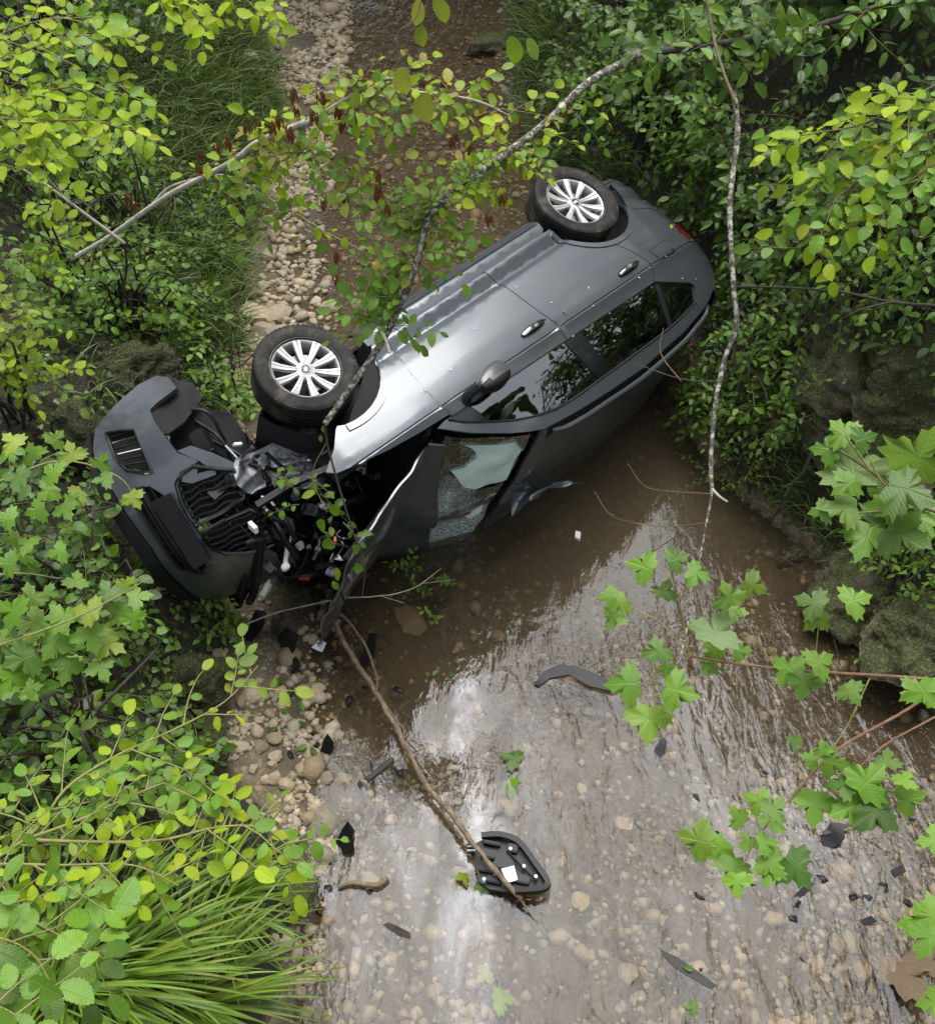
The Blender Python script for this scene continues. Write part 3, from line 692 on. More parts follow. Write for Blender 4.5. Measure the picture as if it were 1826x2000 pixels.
strip = [(-.515, 1.005), (-.44, 1.002), (-.37, 1.012), (-.40, 1.035), (-.553, 1.150), (-.68, 1.225), (-.81, 1.297), (-.92, 1.35), (-1.032, 1.393), (-1.2, 1.42), (-1.41, 1.445), (-1.7, 1.473), (-2.05, 1.495), (-2.3, 1.492), (-2.6, 1.486), (-2.868, 1.456), (-2.86, 1.387)] + [(x, wt(x) + .011) for x in (-2.70, -2.45, -2.1, -1.8, -1.66, -1.45, -1.2, -1.02, -.865, -.73, -.62)] + [(-.53, 1.062), (-.46, 1.018)]
gF = [(-.66, belt(-.66) + .006)] + [(x, belt(x) + .006) for x in (-.9, -1.2, -1.575)] + [(-1.645, wt(-1.645) - .004)] + [(x, wt(x) - .004) for x in (-1.45, -1.2, -1.02, -.865, -.73)]
gTri = [(-.475, 1.006), (-.652, belt(-.652) + .006), (-.718, 1.157), (-.62, 1.104), (-.53, 1.05)]
pB = [(-1.583, belt(-1.583) + .006), (-1.745, belt(-1.745) + .006), (-1.795, wt(-1.795) - .004), (-1.653, wt(-1.653) - .004)]
gR = [(-1.753, belt(-1.753) + .006), (-2.585, belt(-2.585) + .006), (-2.475, wt(-2.475) - .004), (-2.1, wt(-2.1) - .004), (-1.803, wt(-1.803) - .004)]
pC = [(-2.592, belt(-2.592) + .006), (-2.645, belt(-2.645) + .014), (-2.528, wt(-2.528) - .004), (-2.482, wt(-2.482) - .004)]
gQ = [(-2.652, belt(-2.652) + .016), (-2.925, 1.248), (-2.948, 1.285), (-2.862, 1.372), (-2.70, 1.389), (-2.536, wt(-2.536) - .004)]
outR, outL = (0, -1, .2), (0, 1, .2)
def zinv(zz, x):
    z = zz
    for _ in range(20): z = zz + _ss(.55, .85, z) * (-.474 - min(max(x, -3.0), .3)) * .033
    return z
CREASES = [[(x, zinv(zz, x)) for x in np.arange(-3.41, .35, .05)] for zz in (.205, .24, .25, .262, .36, .452, .462, .50, .914, .920, .926, .934, .942, .95)]
for nm, poly in (('front_door', doorF), ('rear_door', doorR), ('rear_quarter_panel', quarter), ('rear_bumper', rbump), ('front_fender', fender), ('sill_panel', sill), ('window_surround', strip)):
    o = panel(nm, PAINT, car, poly, R_, outR, step=.035, thick=.02, creases=CREASES)
    if nm == 'front_door': doorF_o = o
    if nm == 'rear_door': doorR_o = o
    if nm == 'rear_quarter_panel': quart_o = o
    if nm == 'front_fender': fend_o = o
    panel(nm, PAINT, car, poly, L_, outL, step=.09, thick=.02)
for nm, poly, mt in (('front_side_window', gF, GLASS), ('rear_side_window', gR, GLASS), ('quarter_window', gQ, GLASS)):
    panel(nm, mt, car, poly, R_, outR, step=.05, thick=.0, nudge=-.006)
    panel(nm, mt, car, poly, L_, outL, step=.12, thick=.0, nudge=-.006)
for nm, poly, mt in (('mirror_triangle', gTri, GLOSSBLACK), ('door_pillar', pB, GLOSSBLACK), ('rear_door_pillar', pC, BLACK)):
    panel(nm, mt, car, poly, R_, outR, step=.05, thick=.01, nudge=-.003)
# rubber seal round the side windows, chrome-dark belt line
seal = [R_(x, belt(x) + .002) for x in np.linspace(-.50, -2.60, 22)] + [R_(a, b) for a, b in ((-2.62, 1.112), (-2.93, 1.255), (-2.955, 1.285), (-2.865, 1.38))] + [R_(x, wt(x) + .004) for x in np.linspace(-2.8, -.55, 30)] + [R_(-.47, 1.008)]
Geo().tube([Vector(p) + Vector((0, -.002, 0)) for p in seal], .007, n=6).build('window_seal', BLACK, car)
# lower glass edge highlights (the teal cut edge of the raised pane)
# door handles: dark cup and pull bar
for hx, hz, par in ((-1.44, .868, doorF_o), (-2.47, .925, doorR_o)):
    cup = [(hx + .125 * math.cos(a), hz + .03 * math.sin(a)) for a in np.linspace(0, 2 * math.pi, 28, endpoint=False)]
    h = panel('door_handle', BLACK, par, cup, R_, outR, step=.03, thick=.004, nudge=.0025)
    pts = [Vector(R_(hx + s * .112, hz + .004)) + Vector((0, -.012 - .022 * math.cos(s * 1.45), 0)) for s in np.linspace(-1, 1, 13)]
    V, F = tube_geo(pts, .014, n=8, rr=[.008 + .009 * math.cos(s * 1.3) for s in np.linspace(-1, 1, 13)])
    g = Geo(); g.add((V, F)); g.build('handle_bar', CHROME if hx > -2 else CHROME, h)
# fuel flap: a shallow plate with its own gap
flap = sp2([(-2.775, .905), (-2.99, .905), (-3.035, .93), (-3.045, 1.0), (-2.81, 1.012), (-2.785, .98), (-2.775, .905)], 3)[:-1]
panel('fuel_flap_gap', BLACK, quart_o, [(a * 1.0 + (.006 if a > -2.9 else -.006), b + (.006 if b > .955 else -.006)) for a, b in flap], R_, outR, step=.03, thick=.002, nudge=.0008)
panel('fuel_flap', PAINT, quart_o, flap, R_, outR, step=.03, thick=.003, nudge=.0026)
# lit wheel-arch lips
for c, poly in (((-.02, .255), arc(-.02, .255, .436, 164, 76, 16) + arc(-.02, .255, .482, 76, 158, 16)), ((-2.67, .275), arc(-2.67, .275, .414, 172, 12, 22) + arc(-2.67, .275, .455, 14, 170, 22))):
    panel('wheel_arch_trim', PAINT, car, poly, R_, outR, step=.02, thick=.02, nudge=.009, rnd=.004)
# lower door crease moulding
mould = [(-.60, .36), (-.58, .40), (-.9, .435), (-1.5, .445), (-1.545, .445), (-1.545, .40), (-.9, .385)]
# rear lamp
tl = [(-3.245, .895), (-3.305, .822), (-3.418, .808), (-3.418, .985), (-3.275, .967)]
panel('tail_light', RED, car, tl, R_, outR, step=.03, thick=.02, nudge=.001)
panel('tail_light', RED, car, tl, L_, outL, step=.06, thick=.02, nudge=.001)
# roof: across parameter t = -1 (right) .. 1 (left)
def dent(x, t):
    d = -.05 * math.exp(-((t - .55) / .28) ** 2 - ((x + 1.25) / .33) ** 2)
    d -= .03 * math.exp(-((t - .1 + .4 * (x + 1.6)) / .14) ** 2 - ((x + 1.75) / .4) ** 2)
    d += .035 * math.exp(-((t - .62 - .35 * (x + 1.4)) / .07) ** 2 - ((x + 1.35) / .28) ** 2)
    d += .012 * noise.noise(Vector((x * 3.1, t * 2.2, 3)))
    return d * _ss(1.0, .85, abs(t))
def ROOF(x, t): 
    return (x, t * hw(x), EZ(x) + .075 * (1 - abs(t) ** 2.4) * _ss(-.3, -.9, x) + dent(x, t))
def SCREEN(x, t):
    return (x + .10 * (1 - t * t), t * hw(x), EZ(x) + .02 * (1 - t * t) + .012 * noise.noise(Vector((x * 4, t * 3, 9))) - .05 * math.exp(-((t - .5) / .35) ** 2 - ((x + .75) / .2) ** 2))
panel('roof', PAINT, car, [(-1.02, -.995), (-1.41, -.995), (-2.05, -.995), (-2.6, -.995), (-2.98, -.995), (-3.30, -.99), (-3.36, -.5), (-3.37, .5), (-3.30, .99), (-2.6, .995), (-1.5, .995), (-1.02, .995), (-.96, .5), (-.93, 0), (-.96, -.5)], ROOF, (.1, 0, 1), step=.05, thick=.02)
# torn lip of the roof by the screen, folded up to the sky
FA, FB, FC, FD = [tocar(on(*p)) for p in ((992, 948, .50), (1138, 938, .46), (1000, 1004, .48), (1085, 975, .45))]
def TEAR(a, b):
    p = FA.lerp(FB, a).lerp(FC.lerp(FD, a), b); up_ = CMn.transposed() @ Vector((.05, -.1, 1.))
    return p + up_ * (.045 * math.sin(b * 3.1) * (1 - a * .6) + .025 * math.sin(a * 11 + b * 5) * (.4 + b) + .012 * noise.noise(Vector((a * 7, b * 6, 2))))
panel('torn_roof_edge', PAINT, car, [(0, .06), (.25, .0), (.42, .08), (.6, -.04), (.82, .02), (1, .05), (.86, .30), (.6, .42), (.5, .75), (.2, .95), (0, 1.0), (.03, .5)], TEAR, tuple(CMn.transposed() @ Vector((0, -.4, .9))), step=.05, thick=.006)
# roof rails
for s, nm in ((-1, 'roof_rail'), (1, 'roof_rail')):
    pts = []
    for x in np.linspace(-1.12, -3.02, 26):
        u = min((x + 3.02) / .12, (-1.12 - x) / .12, 1); p = Vector(ROOF(x, s * .925)); pts.append(p + Vector((0, 0, .004 + .030 * math.sin(u * math.pi / 2))))
    V, F = tube_geo(pts, .019, n=8); Geo().add((V, F)).build(nm, PAINT if s < 0 else BLACK, car)
    g = Geo(); g.add(patch_geo([(-1.08, .86 * s), (-3.08, .86 * s), (-3.08, .99 * s), (-1.08, .99 * s)][::1 if s < 0 else 1], ROOF, (0, 0, 1), step=.06, thick=.003, nudge=.002)); g.build('roof_rail_channel', BLACK, car)
# screen: cracked pane with a torn hole, airbag behind it
AIRP0 = [(-.56, -.80), (-.72, -.80), (-.86, -.82), (-.955, -.70), (-.965, -.52), (-.97, -.36), (-.92, -.31), (-.80, -.29), (-.71, -.35), (-.63, -.48), (-.57, -.56), (-.65, -.58), (-.69, -.68), (-.64, -.75)]
AIRP = [(-.78 + (a + .78) * 1.12, -.56 + (b + .56) * 1.25) for a, b in AIRP0]
panel('cracked_windscreen', CRACKED, car, [(-.43, -.93), (-.70, -.95), (-.96, -.95), (-.99, -.5), (-.965, 0), (-1.0, .45), (-.96, .93), (-.70, .95), (-.45, .92), (-.41, .4), (-.40, 0), (-.41, -.5)], SCREEN, (.7, 0, .7), step=.04, thick=.004, holes=[AIRP])
def UNDER(x, t): p = Vector(SCREEN(x, t)); return p + Vector((-.008, 0, -.010)) + Vector((1, 0, 1)) * (.012 * noise.noise(Vector((x * 6, t * 4, 1))) + .005 * math.sin(x * 21 + t * 9))
panel('deflated_airbag', AIRBAG, car, AIRP, UNDER, (.7, 0, .7), step=.03, thick=.012)
panel('red_sticker', RED, car, [(-.845, .14), (-.885, .26), (-.86, .33), (-.80, .27), (-.805, .16)], UNDER, (.7, 0, .7), step=.05, thick=.006, nudge=.012)
panel('paper_sticker', PAPER, car, [(-.93, .10), (-.95, .24), (-.91, .40), (-.865, .34), (-.90, .22)], UNDER, (.7, 0, .7), step=.05, thick=.006, nudge=.012)
# scuttle between bonnet and screen
g = Geo()
for t in np.linspace(-.85, .85, 9): g.box((-.36, t * .86, .965), (.10, .17, .035), Matrix.Rotation(rad(-25), 3, 'Y'), .008)
g.build('scuttle_panel', BLACK, car)
# bonnet: hinged open and buckled
def HOOD(x, y):
    a = rad(15); z0 = .985
    bulge = .05 * (1 - (y / .78) ** 2) + .022 * (_ss(.28, .36, abs(y) + .10 * x) - .5)
    buck = .022 * math.exp(-((x - .62 - .4 * y) / .10) ** 2) - .03 * math.exp(-((x - .80 + .25 * y) / .16) ** 2) + .022 * noise.noise(Vector((x * 2.2, y * 2.4, 5)))
    h = bulge + buck * _ss(.05, .3, x) + .02 * noise.noise(Vector((x * 9, y * 8, 2))) * _ss(.5, .9, x)
    return (-.40 + x * math.cos(a) - h * math.sin(a), y, z0 + x * math.sin(a) + h * math.cos(a))
hood = sp2([(.0, -.70), (.18, -.735), (.45, -.735), (.72, -.70), (.92, -.62), (1.0, -.45), (1.06, -.12), (1.07, .2), (1.02, .5), (.9, .68), (.5, .74), (.18, .74), (0, .71), (-.03, .4), (-.045, 0), (-.03, -.4)], 3)
panel('buckled_bonnet', PAINT, car, hood, HOOD, (.2, 0, 1), step=.035, thick=.012)
# rear of the bonnet, pushed back over the screen
def FOLD(x, t): p = Vector(SCREEN(x, t)); return p + Vector((.35, 0, .65)).normalized() * (.03 + .018 * math.sin(t * 7 + x * 9) + .02 * noise.noise(Vector((x * 6, t * 4, 4))))
panel('bonnet_rear_fold', PAINT, car, [(-.335, -.90), (-.43, -.90), (-.485, -.60), (-.535, -.30), (-.60, 0), (-.645, .30), (-.67, .60), (-.67, .93), (-.335, .93), (-.33, 0)], FOLD, (.6, 0, .8), step=.04, thick=.012)
# bonnet inner frame
g = Geo()
for y0 in (-.6, -.2, .25, .6): g.tube([Vector(HOOD(x, y0 * (1 - .1 * x))) + Vector((0, 0, -.035)) for x in np.linspace(.05, .95, 8)], .02, n=5)
g.build('bonnet_frame', DARK, car)
# tailgate and rear glass, rear bumper face
def REAR(z, t):
    xe = -3.42 + _ss(1.0, 1.35, z) * .07
    return (xe - .12 * (1 - abs(t) ** 2.2), t * SY(-3.42, z), z)
panel('tailgate', PAINT, car, [(.68, -.99), (.68, .99), (1.0, .99), (1.19, .99), (1.19, -.99), (1.0, -.99)], REAR, (-1, 0, 0), step=.08, thick=.02)
panel('rear_bumper_face', PAINT, car, [(.22, -.99), (.22, .99), (.665, .99), (.665, -.99)], REAR, (-1, 0, 0), step=.08, thick=.02)
def RWIN(z, t):
    k = (z - 1.2) / .22; return (-3.47 + .12 * t * t + k * .2 - .03 * (1 - k), t * (SY(-3.42, 1.19) * (1 - k) + .99 * hw(-3.2) * k * .98), z)
panel('rear_window', GLASS, car, [(1.20, -.97), (1.20, .97), (1.43, .97), (1.43, -.97)], RWIN, (-1, 0, .4), step=.1, thick=.004)
# inner shells so nothing shows through the gaps
def inner(surf, d):
    def f(a, b):
        p = Vector(surf(a, b)); return (p.x, p.y + (d if p.y < 0 else -d), p.z)
    return f
shell_poly = [(.10, .70), (-.50, .335), (-.46, .20), (-2.25, .20), (-2.25, .335)] + [(-2.67 + .43 * math.cos(rad(a)), .275 + .43 * math.sin(rad(a))) for a in (20, 40, 60, 80, 100, 120, 140, 160)] + [(-3.12, .24), (-3.40, .30), (-3.40, 1.12), (-2.98, 1.20), (-2.62, belt(-2.62)), (-1.6, belt(-1.6)), (-.5, .98), (.28, .86)]
for sf, oo in ((R_, outR), (L_, outL)): panel('inner_body_shell', DARK, car, shell_poly, inner(sf, .024), oo, step=.10, thick=0)
g = Geo()
g.add(patch_geo([(.25, -.66), (-3.35, -.66), (-3.35, .66), (.25, .66)], lambda a, b: (a, b, .20 + .02 * math.sin(b * 14)), (0, 0, -1), step=.12, thick=.02))
g.build('floor_pan', DARK, car)
g = Geo(); g.tube([(.1, .1, .17), (-.9, .12, .16), (-2.1, .15, .17), (-2.9, .3, .2)], .035, n=8); g.box((-2.95, .3, .23), (.35, .5, .14), bev=.03); g.build('exhaust', STEEL, car)
# wheel-arch liners
for cx, cz, r in ((-.02, .255, .44), (-2.67, .275, .425)):
    for s in (-1, 1):
        V = []; F = []
        A = np.linspace(rad(8), rad(178), 20)
        for k, yy in enumerate((.862, .70, .52)):
            for a in A: V.append((cx + (r - .01 * k) * math.cos(a), s * yy, cz + (r - .01 * k) * math.sin(a)))
        n = len(A)
        for k in range(2):
            for i in range(n - 1): F.append((k * n + i, k * n + i + 1, (k + 1) * n + i + 1, (k + 1) * n + i))
        c0 = len(V); V.append((cx, s * .50, cz + .02))
        for i in range(n - 1): F.append((2 * n + i, 2 * n + i + 1, c0))
        link('wheel_arch_liner', mesh('wheel_arch_liner', V, F), car, LINER)
# cabin: seats, dashboard, headlining
def seat(x, y):
    g = Geo(); g.box((x + .1, y, .50), (.50, .48, .16), bev=.05); g.box((x - .22, y, .82), (.16, .48, .60), Matrix.Rotation(rad(-18), 3, 'Y'), .05); g.box((x - .36, y, 1.20), (.10, .26, .18), Matrix.Rotation(rad(-12), 3, 'Y'), .04)
    g.build('seat', FABRIC, car)
for x, y in ((-1.35, -.38), (-1.35, .38), (-2.25, -.38), (-2.25, .38)): seat(x, y)
g = Geo(); g.box((-.62, 0, .86), (.36, 1.4, .22), bev=.06); g.build('dashboard', BLACK, car)
g = Geo(); V, F = tube_geo([Vector((-.86 + .04 * math.sin(a), .38 + .18 * math.cos(a), .88 + .18 * math.sin(a))) for a in np.linspace(0, 2 * math.pi, 25)], .015, n=6); g.add((V, F)); g.build('steering_wheel', BLACK, car)
for x0, x1 in ((-1.05, -3.3),):
    panel('headlining', DARK, car, [(-1.05, -.96), (-3.28, -.96), (-3.28, .96), (-1.05, .96)], lambda a, b: (a, b * hw(a) * .97, EZ(a) - .035 + .05 * (1 - b * b)), (0, 0, -1), step=.15, thick=0)
CAPGREY = simple('mirror_grey', (.05, .052, .056), .4, coat=.3)
# mirror, folded back along the door
m_ = Geo(); bm = bmesh.new(); bmesh.ops.create_uvsphere(bm, u_segments=20, v_segments=12, radius=1)
def sgnp(v, p): return math.copysign(abs(v) ** p, v)
for v in bm.verts:
    c = v.co; q = Vector((sgnp(c.x, .6), sgnp(c.y, .5), sgnp(c.z, .6)))
    tap = 1 - .35 * _ss(.1, -1, q.x * -1)
    v.co = Vector((q.x * .135, q.y * .066 * tap, q.z * .078 * tap + .02 * q.x))
bm.verts.index_update(); V = [v.co.copy() for v in bm.verts]; F = [[v.index for v in f.verts] for f in bm.faces]; bm.free()
Rm = Matrix.Rotation(rad(-9), 3, 'Z') @ Matrix.Rotation(rad(6), 3, 'Y'); mc_ = Vector((-.835, -.985, 1.005))
cap = [f for f in F if sum(V[i].z for i in f) / len(f) < .022]; hou = [f for f in F if f not in cap]
mir = Geo().add(([Rm @ v + mc_ for v in V], hou)).build('wing_mirror', BLACK, car)
Geo().add(([Rm @ (v * 1.012) + mc_ for v in V], cap)).build('mirror_cap', CAPGREY, mir)
Geo().tube([(-.655, -.86, .985), (-.665, -.91, .975), (-.72, -.97, .985)], .035, .03, n=8).build('mirror_arm', BLACK, mir)

# ---------------------------------------------------------------- wheels (axle along local Y, outer face towards -Y)
def ring(prof, n=48):
    V = []; F = []; m = len(prof)
    for i in range(n):
        a = 2 * math.pi * i / n
        for r, y in prof: V.append((r * math.cos(a), y, r * math.sin(a)))
    for i in range(n):
        j = (i + 1) % n
        for k in range(m - 1): F.append((i * m + k, i * m + k + 1, j * m + k + 1, j * m + k))
    return V, F
RT, RR = .332, .222
tp = [(RR - .004, -.082), (RR + .012, -.094), (RR + .03, -.100), (RT - .045, -.107), (RT - .022, -.106), (RT - .008, -.098), (RT - .001, -.086)]
for gy in (-.055, -.02, .02, .055): tp += [(RT, gy - .007), (RT - .010, gy - .005), (RT - .010, gy + .005), (RT, gy + .007)]
tp += [(RT - .001, .086), (RT - .008, .098), (RT - .03, .106), (RR + .02, .10), (RR - .004, .082)]
tyre_me = mesh('tyre', *ring(tp, 72)); tyre_me.set_sharp_from_angle(angle=rad(40)); tyre_me.materials.append(RUBBER)
g = Geo()
for i in range(64):                                  # shoulder blocks
    a = 2 * math.pi * i / 64; Rk = Matrix.Rotation(-a, 3, 'Y')
    for s in (-1, 1): g.box(Rk @ Vector((RT - .009, s * .0905, 0)), (.012, .020, .021), Rk @ Matrix.Rotation(s * .25, 3, 'Z'))
tread_me = mesh('tread_block', g.V, g.F, False); tread_me.materials.append(RUBBER)
rp = [(RR + .004, -.094), (RR + .010, -.089), (RR + .002, -.083), (RR - .010, -.080), (RR - .016, -.07), (RR - .020, -.02), (RR - .022, .08)]
rim_me = mesh('rim', *ring(rp, 64)); rim_me.materials.append(ALLOY)
g = Geo()
def spoke_geo():
    V = []; F = []; st = np.linspace(0, 1, 7)
    for t in st:
        r = .048 + (RR - .056) * t; hwid = .0125 + .0185 * t ** 1.1; y = -.066 - .020 * t ** .8 + .010 * math.sin(t * math.pi)
        for (dx, dy) in ((-1, .022), (-.82, .002), (-.25, -.0005), (0, .005), (.25, -.0005), (.82, .002), (1, .022)): V.append((r, y + dy, dx * hwid))
    for i in range(6):
        for k in range(6): F.append((i * 7 + k, i * 7 + k + 1, (i + 1) * 7 + k + 1, (i + 1) * 7 + k))
    return V, F
spoke_me = mesh('spoke', *spoke_geo()); spoke_me.set_sharp_from_angle(angle=rad(28)); spoke_me.materials.append(ALLOY)
hub_me = mesh('hub', *ring([(.0005, -.070), (.030, -.070), (.034, -.066), (.058, -.062), (.068, -.05), (.07, .0)], 40)); hub_me.set_sharp_from_angle(angle=rad(40)); hub_me.materials.append(ALLOY)
badge_r = mesh('badge_ring', *ring([(.0285, -.0705), (.0285, -.0722), (.018, -.0722), (.018, -.0705)], 36)); badge_r.materials.append(GLOSSBLACK)
def sector(a0, a1, mat, nm):
    V = [(0, -.0718, 0)] + [(.0175 * math.cos(a), -.0718, .0175 * math.sin(a)) for a in np.linspace(a0, a1, 9)]
    me = mesh(nm, V, [(0, i, i + 1) for i in range(1, 9)], False); me.materials.append(mat); return me
sec_b = sector(0, math.pi / 2, BLUE, 'badge_quarter'); sec_w = sector(0, math.pi / 2, WHITEP, 'badge_quarter')
g = Geo()
for i in range(5):
    a = 2 * math.pi * (i + .5) / 5; V, F = ring([(.0005, -.0635), (.0085, -.0635), (.0085, -.0655), (.011, -.0655), (.011, -.05)], 10); g.add(([(x + .050 * math.cos(a), y, z + .050 * math.sin(a)) for x, y, z in V], F))
lug_me = mesh('wheel_bolts', g.V, g.F); lug_me.set_sharp_from_angle(angle=rad(40)); lug_me.materials.append(STEEL)
g = Geo(); g.add(ring([(.03, -.02), (.145, -.02), (.145, .01), (.03, .01)], 40)); disc_me = mesh('brake_disc', g.V, g.F); disc_me.set_sharp_from_angle(angle=rad(40)); disc_me.materials.append(STEEL)
g = Geo().box((.11, 0, .07), (.10, .09, .12), bev=.015); cal_me = mesh('brake_caliper', g.V, g.F); cal_me.materials.append(BLACK)
g = Geo().add(ring([(.0005, .02), (.19, .02), (.195, .07)], 32)); back_me = mesh('brake_backplate', g.V, g.F); back_me.materials.append(DARK)
def wheel(loc, rot):
    o = empty('wheel'); o.parent = car; o.location = loc; o.rotation_euler = rot
    for me in (tyre_me, tread_me, rim_me, hub_me, badge_r, lug_me, disc_me, cal_me, back_me): tag(link(me.name.split('.')[0], me, o), kind='stuff' if me is tread_me else None)
    for i in range(10):
        s = link('spoke', spoke_me, o); s.rotation_euler = (0, 2 * math.pi * (i + .22) / 10, 0)
    for i in range(4):
        s = link('badge_quarter', sec_b if i % 2 else sec_w, o); s.rotation_euler = (0, math.pi / 2 * i, 0)
    return o
wheel((-.005, -.83, .25), (rad(0), 0, rad(3))).scale = (.93, .93, .93)
wheel((-2.67, -.805, .265), (0, rad(40), 0))
wheel((-.02, .79, .30), (0, rad(10), math.pi)); wheel((-2.67, .79, .30), (0, rad(20), math.pi))
for ax in (-.02, -2.67):
    g = Geo(); g.tube([(ax, -.74, .27), (ax - .02, 0, .28), (ax, .74, .29)], .045, n=8)
    g.tube([(ax + .06, -.72, .26), (ax - .32, -.42, .22)], .03, .04, n=6); g.tube([(ax + .06, .72, .26), (ax - .32, .42, .22)], .03, .04, n=6)
    g.tube([(ax - .03, -.66, .30), (ax - .06, -.55, .72)], .045, .05, n=10)
    g.build('suspension', DARK, car)

# ---------------------------------------------------------------- smashed engine bay
rng = random.Random(11)
def hose(pts, r, mat=BLACK, nm='hose', n=7): return Geo().tube(smooth_poly(pts, 6), r, n=n).build(nm, mat, car)
g = Geo(); g.box((-.38, 0, .60), (.04, 1.45, .74)); g.box((-.05, -.64, .60), (.62, .03, .50), Matrix.Rotation(rad(6), 3, 'X')); g.box((-.02, .66, .60), (.7, .03, .55)); g.build('firewall', DARK, car)
g = Geo()
g.box((.16, .02, .56), (.46, .62, .36), Matrix.Rotation(rad(8), 3, 'Z'), .03)
for i in range(4): g.box((.10, -.22 + i * .15, .765), (.30, .10, .06), bev=.02)
for i in range(5): g.box((.40, -.24 + i * .12, .55), (.03, .05, .26), bev=.006)
g.build('engine_block', BLACK, car)
g = Geo(); g.box((.12, .0, .80), (.34, .56, .035), Matrix.Rotation(rad(-12), 3, 'X') @ Matrix.Rotation(rad(14), 3, 'Y'), .012); g.build('engine_cover', BLACK, car)
# crushed grey inner wing (flat plate below the tyre)
def WING(a, b): return (.05 + a, -.66 + .10 * b + .025 * noise.noise(Vector((a * 9, b * 6, 1))), .42 + .34 * b + .05 * math.sin(a * 9) + .03 * noise.noise(Vector((a * 7, b * 7, 4))))
panel('inner_wing', DULLMETAL, car, sp2([(0, 0), (.22, -.03), (.48, .05), (.60, .02), (.66, .3), (.60, .62), (.44, .72), (.30, .98), (.12, .90), (.0, .85), (.02, .4)], 3)[:], WING, outR, step=.035, thick=.008)
g = Geo(); g.tube([(.0, -.72, .78), (.25, -.71, .77), (.48, -.67, .70), (.70, -.60, .66)], .026, n=4); g.build('chassis_rail', BLACK, car)
g = Geo(); g.tube([(.30, -.55, .45), (.62, -.55, .42), (.82, -.50, .43)], .045, n=4); g.build('crumpled_rail', BLACK, car)
# radiator pack, pushed askew
g = Geo(); Rr = Matrix.Rotation(rad(-14), 3, 'Z') @ Matrix.Rotation(rad(10), 3, 'Y'); g.box((.60, .18, .52), (.05, .92, .44), Rr, .008)
for i in range(22): g.box(Vector((.60, .18, .52)) + Rr @ Vector((.027, 0, -.20 + i * .019)), (.008, .86, .007), Rr)
g.build('radiator', BLACK, car)
g = Geo(); g.tube(smooth_poly([(.68, -.42, .70), (.72, -.1, .78), (.72, .3, .80), (.66, .62, .74)], 5), .028, n=8); g.tube(smooth_poly([(.71, -.40, .64), (.76, -.1, .71), (.76, .3, .73), (.70, .6, .67)], 5), .024, n=8); g.build('cross_member', BLACK, car)
g = Geo(); g.tube([(.52, -.30, .80), (.66, -.22, .93)], .016, n=7); g.box((.67, -.22, .94), (.05, .045, .04), bev=.008); g.build('filler_neck', WHITEP, car)
g = Geo(); g.box((.57, -.36, .78), (.13, .11, .10), Matrix.Rotation(.5, 3, 'X'), .02); g.build('washer_bottle', DULLMETAL, car)
g = Geo(); g.box((.30, -.50, .70), (.22, .17, .14), Matrix.Rotation(.3, 3, 'Y'), .015); g.box((.30, -.50, .775), (.20, .15, .02), Matrix.Rotation(.3, 3, 'Y'), .005); g.build('fuse_box', BLACK, car)
g = Geo(); g.box((.46, -.12, .86), (.05, .05, .035), Matrix.Rotation(.4, 3, 'X'), .006); g.build('connector', WHITEP, car)
g = Geo(); g.box((.40, .30, .93), (.07, .045, .012), Matrix.Rotation(.7, 3, 'Y'), .003); g.build('warning_label', ORANGE, car)
for k in range(16):
    p = Vector((rng.uniform(-.1, .72), rng.uniform(-.62, .35), rng.uniform(.52, .92))); pts = [p]
    d = Vector((rng.uniform(-1, 1), rng.uniform(-1, 1), rng.uniform(-.6, .6)))
    for i in range(3): p = p + d * rng.uniform(.06, .13); d = d + Vector((rng.uniform(-1, 1), rng.uniform(-1, 1), rng.uniform(-1, 1))) * .8; pts.append(p)
    hose(pts, rng.choice((.006, .009, .013, .019)), rng.choice((BLACK, BLACK, GLOSSBLACK, GLOSSBLACK, DULLMETAL)))
for k in range(46):
    p = Vector((rng.uniform(-.05, .78), rng.uniform(-.66, .45), rng.uniform(.50, .95)))
    g = Geo(); Rk = Matrix.Rotation(rng.uniform(0, 6), 3, 'X') @ Matrix.Rotation(rng.uniform(0, 6), 3, 'Y') @ Matrix.Rotation(rng.uniform(0, 6), 3, 'Z')
    s = rng.uniform(.035, .10)
    g.box(p, (s, s * rng.uniform(.25, .8), .008), Rk, .002); g.box(p + Rk @ Vector((s * .4, 0, .02)), (.008, s * .5, .045), Rk, .002)
    g.tube([p - Rk @ Vector((0, 0, .02)), p + Rk @ Vector((0, 0, .03))], .008, n=6)
    g.build('broken_bracket', rng.choice((GLOSSBLACK, GLOSSBLACK, BLACK, BLACK, DULLMETAL, STEEL)), car, smooth=False)
def bay(u, v, d): return tocar(at(u, v, d))
MIX = (GLOSSBLACK, GLOSSBLACK, BLACK, BLACK, BLACK, DULLMETAL, STEEL)
